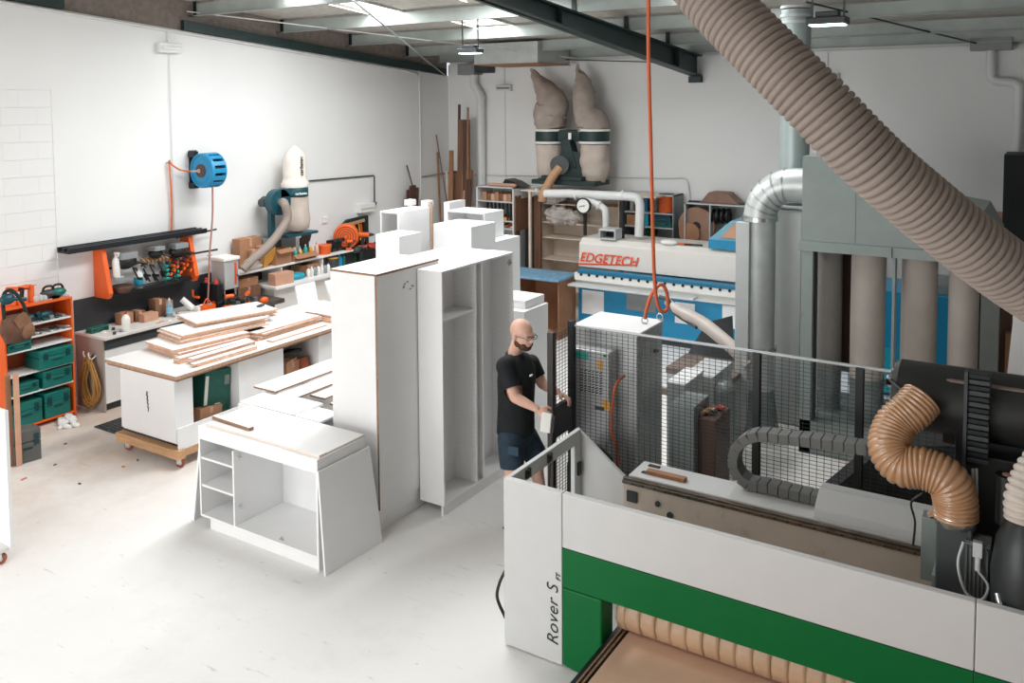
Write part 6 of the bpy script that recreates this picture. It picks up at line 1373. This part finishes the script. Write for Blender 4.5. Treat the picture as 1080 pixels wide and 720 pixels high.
# teal bin
c=at(762,402,Y=8.3); B=MB(); B.lathe([(.13,0),(.13,c.z-.1),(.11,c.z-.03),(.05,c.z)],(c.x,8.3,0),n=22); B.lathe([(.135,c.z-.35),(.14,c.z-.33),(.135,c.z-.31)],(c.x,8.3,0),n=22); solo(B,'grey_drum',mGALVD,'slim grey teal drum behind the mesh left of the elbow duct','drum')
# ceiling to floor duct behind
a=at(821,100,Y=9.75); b_=at(852,100,Y=9.75); cxx=(a.x+b_.x)/2; rr_=(b_.x-a.x)/2
vd=thing('round_duct','vertical grey duct running from the roof down behind the filter unit','duct',(cxx,9.85,0))
yy=9.85
B=MB(); B.cyl((cxx,yy,2.5),(cxx,yy,4.62),rr_,n=28); obj(B,'upper_pipe',mat('duct_teal_grey','A7B4B3',.4,.3,var=.06),vd)
for py in (8,17,24): z=at(836,py,Y=yy).z; B=MB(); B.cyl((cxx,yy,z-.015),(cxx,yy,z+.015),rr_+.012,n=28); obj(B,'band',mLGREY,vd)
z=at(832,218,Y=yy).z; a=at(820,230,Y=yy)
B=MB(); B.box(a.x-.02,yy-.15,0,cxx+rr_,yy+.15,z); obj(B,'lower_pipe',mat('duct_pale','B9BCBA',.45,.2,var=.05),vd,.04)
B=MB(); B.box(a.x-.04,yy-.17,z,cxx+rr_+.02,yy+.17,z+.03); obj(B,'cap',mLGREY,vd,.004)
# black stuff on floor behind fence
a=at(900,470,Y=7.1); b_=at(960,470,Y=7.1)
B=MB(); B.prism([(at(848,515,Y=7.0).x,.3),(.3,.3),(.3,1.25),(at(935,470,Y=7.0).x,at(935,470,Y=7.0).z)],7.0,7.6,'Y'); B.box(-1.2,7.05,0,.25,7.55,.3); solo(B,'black_wedge_cover',mBLACK,'black wedge shaped cover behind mesh beneath the filter bags','cover')
# ---------------------------------------------------------------- huge grey ribbed hose across the top right
pts=[at(715,-50,D=3.72),at(748,-6,D=3.62),at(800,48,D=3.5),at(860,108,D=3.4),at(920,170,D=3.36),at(980,222,D=3.38),at(1040,270,D=3.42),at(1100,312,D=3.5),at(1170,352,D=3.6)]
B=MB(); ribhose(B,pts,.121,.031,.009,40,10,shape=lambda t: math.sin(PI*t)**.35); hz=solo(B,'extraction_hose',mHOSEG,'huge grey brown ribbed hose crossing the upper right of the room','hose')
# ---------------------------------------------------------------- orange coiled hose from the roof
oh=[at(684,-12,D=6.6),at(684,60,D=6.75),at(686,140,D=6.95),at(688,220,D=7.15),at(690,290,D=7.3),at(693,318,D=7.35),at(698,328,D=7.38),at(704,325,D=7.4),at(703,308,D=7.4),at(697,300,D=7.4),at(688,309,D=7.42),at(683,322,D=7.43),at(680,336,D=7.45)]
t=tag(obj(MB().tube(spl(oh,8),.0155,10),'air_hose',mORNG2),'orange air hose hanging from the roof with a loop over the electrical cabinet','hose')
oh2=[at(691,296,D=7.33),at(696,312,D=7.3),at(700,330,D=7.3)]
obj(MB().tube(spl(oh2,5),.024,10),'hose_sleeve',mORANGE,None) if False else None
# ---------------------------------------------------------------- the man
def remesh(B,name,m,parent,vox,smooth=6,sub=None):
    me=B.mesh(name+'_raw'); o=bpy.data.objects.new(name+'_raw',me); C.objects.link(o)
    md=o.modifiers.new('r','REMESH'); md.mode='VOXEL'; md.voxel_size=vox; md.use_smooth_shade=True
    sm=o.modifiers.new('s','SMOOTH'); sm.iterations=smooth; sm.factor=.5
    bpy.context.view_layer.update()
    ev=o.evaluated_get(bpy.context.evaluated_depsgraph_get()); nm=bpy.data.meshes.new_from_object(ev); bpy.data.objects.remove(o)
    nm.transform(WM[parent.name].inverted()); nm.materials.clear(); nm.materials.append(m)
    r=bpy.data.objects.new(name,nm); C.objects.link(r); r.parent=parent; WM[r.name]=WM[parent.name].copy()
    for p in nm.polygons: p.use_smooth=True
    return r
def cap(B,p0,r0,p1,r1,n=14):
    p0=V(p0);p1=V(p1); B.cyl(p0,p1,r0,r1,n); B.ell(p0,(r0,)*3,n=n,k=8); B.ell(p1,(r1,)*3,n=n,k=8)
def chainc(B,ps):
    for (a,ra),(b,rb) in zip(ps,ps[1:]): cap(B,a,ra,b,rb)
mx,my=-3.9,6.22
man=thing('person','bald bearded man in black polo shirt and navy shorts standing at the router fence','person',(mx,my,0))
yR,yL=6.03,6.42
# heading +X: right side is toward -Y (near the viewer)
def q(px,py,y): return at(px,py,Y=y)
shR=q(533,386,6.04); shL=q(560,383,6.41); neck=q(545,374,6.2); hd=q(551,352.5,6.22)
elR=q(543,419,5.99); wrR=q(566,431,6.02); elL=q(572,405,6.42); wrL=q(588,413,6.42)
pelv=q(544,452,6.21); hipR=q(539,462,6.11); hipL=q(553,460,6.33)
knR=q(540,492,6.08); knL=q(566,482,6.36)
print('man',[tuple(round(c,2) for c in x) for x in (hd,neck,shR,shL,elR,wrR,elL,wrL,pelv,hipR,knR,knL)])
anR=V((knR.x+.03,6.08,.09)); anL=V((knL.x+.06,6.38,.09))
B=MB()
# head
F=V((1,-.22,-.12)).normalized(); S_=V((.22,1,0)).normalized(); U=S_.cross(F)*-1
if U.z<0: U=-U
Hm=Matrix((F,S_,U)).transposed()
Hm=Hm@Matrix.Diagonal((1.1,1.1,1.06))
def h(f,s,u): return hd+Hm@V((f,s,u))
B.ell(h(-.015,0,.03),(.1,.078,.093),Hm,20,14); B.ell(h(.015,0,-.03),(.078,.066,.09),Hm,18,12); B.ell(h(.045,0,-.085),(.042,.042,.035),Hm)
B.ell(h(.098,0,-.022),(.02,.013,.022),Hm); B.ell(h(.088,0,.0),(.014,.01,.03),Hm); B.ell(h(.075,0,.022),(.022,.055,.012),Hm)
for s in (-1,1): B.ell(h(-.012,s*.078,-.012),(.02,.011,.034),Hm,12,8)
B.ell(h(.084,0,-.062),(.012,.026,.008),Hm)
chainc(B,[(neck+V((-.03,0,-.05)),.07),(neck+V((-.02,0,.02)),.058),(h(-.03,0,-.06),.058)])
# torso under the shirt
for t_ in (0,.25,.5,.75,1):
    c=neck.lerp(pelv,t_)+V((-.0,0,0)); 
    if t_>0: B.ell(c+V((0,0,0)),(.105,.15 if t_<.9 else .15,.12),None)
cap(B,shR+V((0,.03,-.0)),.06,neck+V((0,0,-.03)),.06); cap(B,shL+V((0,-.03,0)),.06,neck+V((0,0,-.03)),.06)
chainc(B,[(shR,.062),(shR.lerp(elR,.5),.054),(elR,.044),(elR.lerp(wrR,.3),.045),(wrR,.029)])
chainc(B,[(shL,.062),(shL.lerp(elL,.5),.054),(elL,.044),(elL.lerp(wrL,.3),.045),(wrL,.029)])
chainc(B,[(hipR,.1),(hipR.lerp(knR,.5),.082),(knR,.06),(knR.lerp(anR,.3)+V((-.02,0,0)),.061),(anR.lerp(knR,.2),.038),(anR,.036)])
chainc(B,[(hipL,.1),(hipL.lerp(knL,.5),.082),(knL,.06),(knL.lerp(anL,.3)+V((-.02,0,0)),.061),(anL.lerp(knL,.2),.038),(anL,.036)])
def hand(B,w,d,palm,side,curl=.5,s=1.0):
    """w wrist, d pointing direction, palm normal, side = toward the thumb"""
    d=V(d).normalized(); side=V(side); side=(side-d*side.dot(d)).normalized(); n=d.cross(side); 
    if n.dot(V(palm))<0: n=-n
    Hh=Matrix((d,side,n)).transposed()
    B.ell(w+d*.05*s,(.052*s,.042*s,.017*s),Hh,14,8)
    for i,(o,L) in enumerate([(.03,.075),(.01,.083),(-.011,.077),(-.03,.06)]):
        p=w+d*.085*s+side*o*s; a=d*1.0; cur=p
        for k,(fr,r) in enumerate([(.45,.0105),(.32,.0098),(.23,.009)]):
            an=curl*(k+.6)*.75; dd_=(d*math.cos(an)+n*math.sin(an)); nx=cur+dd_*L*fr*s; cap(B,cur,r*s,nx,r*.93*s,8); cur=nx
    p=w+d*.03*s+side*.03*s; a=(d*.6+side*.75+n*.3).normalized(); m1=p+a*.042*s; m2=m1+(d*.85+side*.25+n*.45).normalized()*.034*s; cap(B,p,.014*s,m1,.0125*s,8); cap(B,m1,.012*s,m2,.0095*s,8)
hand(B,wrR+(wrR-elR).normalized()*.01,(wrR-elR).normalized()+V((0,.1,-.2)),V((-.2,.6,-.8)),V((0,.5,.8)),.9)
hand(B,wrL+(wrL-elL).normalized()*.01,(wrL-elL).normalized()+V((0,.0,-.1)),V((0,-.3,-.9)),V((0,-.9,.3)),.7)
body=remesh(B,'body',mSKIN,man,.0055,4)
# shirt
B=MB(); 
ch=neck.lerp(pelv,.32); wa=neck.lerp(pelv,.68)
hem=pelv+V((0,0,.0))
prof=[(.08,.115,.17),(.2,.148,.195),(.34,.156,.195),(.5,.152,.188),(.64,.15,.184),(.78,.152,.186),(.9,.156,.188),(1.02,.158,.19)]
for k in range(32):
    t_=.08+.94*k/31; n_i=max(i for i,pq in enumerate(prof[:-1]) if pq[0]<=t_+1e-6); a_,b_=prof[n_i],prof[n_i+1]; f_=(t_-a_[0])/(b_[0]-a_[0])
    B.ell(neck.lerp(pelv,t_),(a_[1]+(b_[1]-a_[1])*f_,a_[2]+(b_[2]-a_[2])*f_,.07),None,22,10)
cap(B,shR+V((-.0,.04,.0)),.082,neck+V((-.02,-.03,-.06)),.075); cap(B,shL+V((0,-.04,0)),.08,neck+V((-.02,.03,-.06)),.075)
e1=shR.lerp(elR,.66); cap(B,shR,.083,e1,.072,18); e2=shL.lerp(elL,.62); cap(B,shL,.08,e2,.068,18)
st_=remesh(B,'polo_shirt',mSHIRT,man,.011,8)
cut=[]
# flat sleeve and hem ends: trim vertices beyond the cuffs
import bmesh
def trim(o,planes):
    bm=bmesh.new(); bm.from_mesh(o.data); inv=WM[o.name].inverted()
    for (p,n,rad,rr_) in planes:
        p=inv@V(p); n=V(n).normalized()
        g=[v for v in bm.verts if (v.co-p).length<rad]; gs=set(g)
        geom=list({e for v in g for e in v.link_edges})+list({f for v in g for f in v.link_faces})+g
        r=bmesh.ops.bisect_plane(bm,geom=geom,plane_co=p,plane_no=n,dist=1e-5)
        dl=[v for v in bm.verts if (v.co-p).length<rad and (v.co-p).dot(n)>1e-4 and ((v.co-p)-n*(v.co-p).dot(n)).length<rr_]
        bmesh.ops.delete(bm,geom=dl,context='VERTS')
    bm.to_mesh(o.data); bm.free()
trim(st_,[(shR.lerp(elR,.70),elR-shR,.17,.1),(shL.lerp(elL,.66),elL-shL,.16,.1),(pelv+V((0,0,-.05)),(0,0,-1),.35,1)])
# collar
B=MB(); cc=neck+V((.0,0,-.012)); rr2=[]
pts=[cc+V((-.085*math.cos(a)+.0,.085*math.sin(a),.02-.05*(1-math.cos(a))/2*1.3)) for a in [(-2.55+5.1*i/18) for i in range(19)]]
for a_,b_ in zip(pts,pts[1:]): pass
B.tube(pts,.017,8); c1=obj(B,'collar',mat('collar_cotton','20262A',.85,var=.15),st_)
B=MB(); lg=q(561.5,395,6.05); B.cbox(lg+V((0,-.02,0)),(.012,.035,.012)); obj(B,'chest_logo',mPAPER,st_)
# shorts
B=MB()
B.ell(pelv+V((0,0,.03)),(.14,.175,.09),None,20,10); B.ell(pelv+V((0,0,-.06)),(.145,.178,.11),None,20,10)
sR=hipR.lerp(knR,.9); sL=hipL.lerp(knL,.9)
for a,b,c_ in ((hipR,sR,.105),(hipL,sL,.105)): cap(B,a,.118,b,.106,20)
so=remesh(B,'denim_shorts',mDENIM,man,.012,6)
trim(so,[(sR+(knR-hipR).normalized()*.03,knR-hipR,.17,1),(sL+(knL-hipL).normalized()*.03,knL-hipL,.17,1),(pelv+V((0,0,.07)),(0,0,1),.22,1)])
B=MB(); pk=q(541,475,5.97); B.box(pk.x-.05,pk.y-.0,pk.z-.04,pk.x+.05,pk.y+.012,pk.z+.03); obj(B,'pocket',mat('faded_denim','2F4656',.85,var=.2),so)
# boots with socks
for an,nm in ((anR,'r'),(anL,'l')):
    B=MB(); B.ell(an+V((.05,0,-.045)),(.15,.052,.045)); B.ell(an+V((-.02,0,-.0)),(.06,.05,.09)); B.ell(an+V((.12,0,-.05)),(.07,.05,.04)); o=remesh(B,'boot',mBROWN2,man,.012,3)
    B=MB(); B.box(an.x-.1,an.y-.05,0,an.x+.19,an.y+.05,.018); obj(B,'sole',mBLACK,man,.008)
    B=MB(); B.cyl(an+V((-.005,0,.06)),an+V((-.005,0,.14)),.048,.046,n=16); obj(B,'sock',mGREY,man)
# beard, glasses, brows
B=MB(); B.ell(h(.035,0,-.09),(.056,.054,.038),Hm,16,10); B.ell(h(.005,.055,-.065),(.035,.014,.03),Hm); B.ell(h(.005,-.055,-.065),(.035,.014,.03),Hm)
B.ell(h(.08,0,-.05),(.012,.032,.007),Hm)
B.ell(h(.05,.04,-.07),(.03,.02,.026),Hm); B.ell(h(.05,-.04,-.07),(.03,.02,.026),Hm)
remesh(B,'beard',mBEARD,man,.006,3)
B=MB(); 
for s in (-1,1):
    c=h(.103,s*.034,.002); B.tube([c+Hm@V((0,.024*math.cos(a),.017*math.sin(a))) for a in [2*PI*i/18 for i in range(18)]],.0025,6,closed=True)
    B.tube([h(.1,s*.058,.006),h(.06,s*.079,.006),h(-.01,s*.084,.002)],.0026,6)
B.tube([h(.104,-.01,.004),h(.108,0,.007),h(.104,.01,.004)],.0022,6); obj(B,'glasses_frame',mBLACK,man)
B=MB()
for s in (-1,1): B.ell(h(.084,s*.034,.002),(.012,.013,.009),Hm,12,8)
obj(B,'eye',mPAPER,man)
B=MB()
for s in (-1,1): B.ell(h(.0935,s*.034,.001),(.004,.005,.005),Hm,10,6)
obj(B,'pupil',mBLACK,man)
# handheld white controller he holds, with cable
c=wrR+(wrR-elR).normalized()*.09+V((.015,-.03,-.06))
t=thing('handheld_remote','white handheld remote with dark edge held in his right hand','remote',c)
B=MB(); B.cbox(c,(.085,.03,.16),R3(0,.1,.3)); obj(B,'body',mPAPER,t,.008); B=MB(); B.cbox(c+V((.055,.02,-.01)),(.03,.03,.13),R3(0,.1,.3)); obj(B,'dark_side',mBLACK,t,.006)
B=MB(); B.tube(spl([c+V((.05,.02,-.08)),c+V((.03,.02,-.3)),c+V((.0,.05,-.6)),c+V((.02,.1,-.95)),V((-3.5,6.15,.01))],8),.007,6); obj(B,'cable',mBLACK,t)
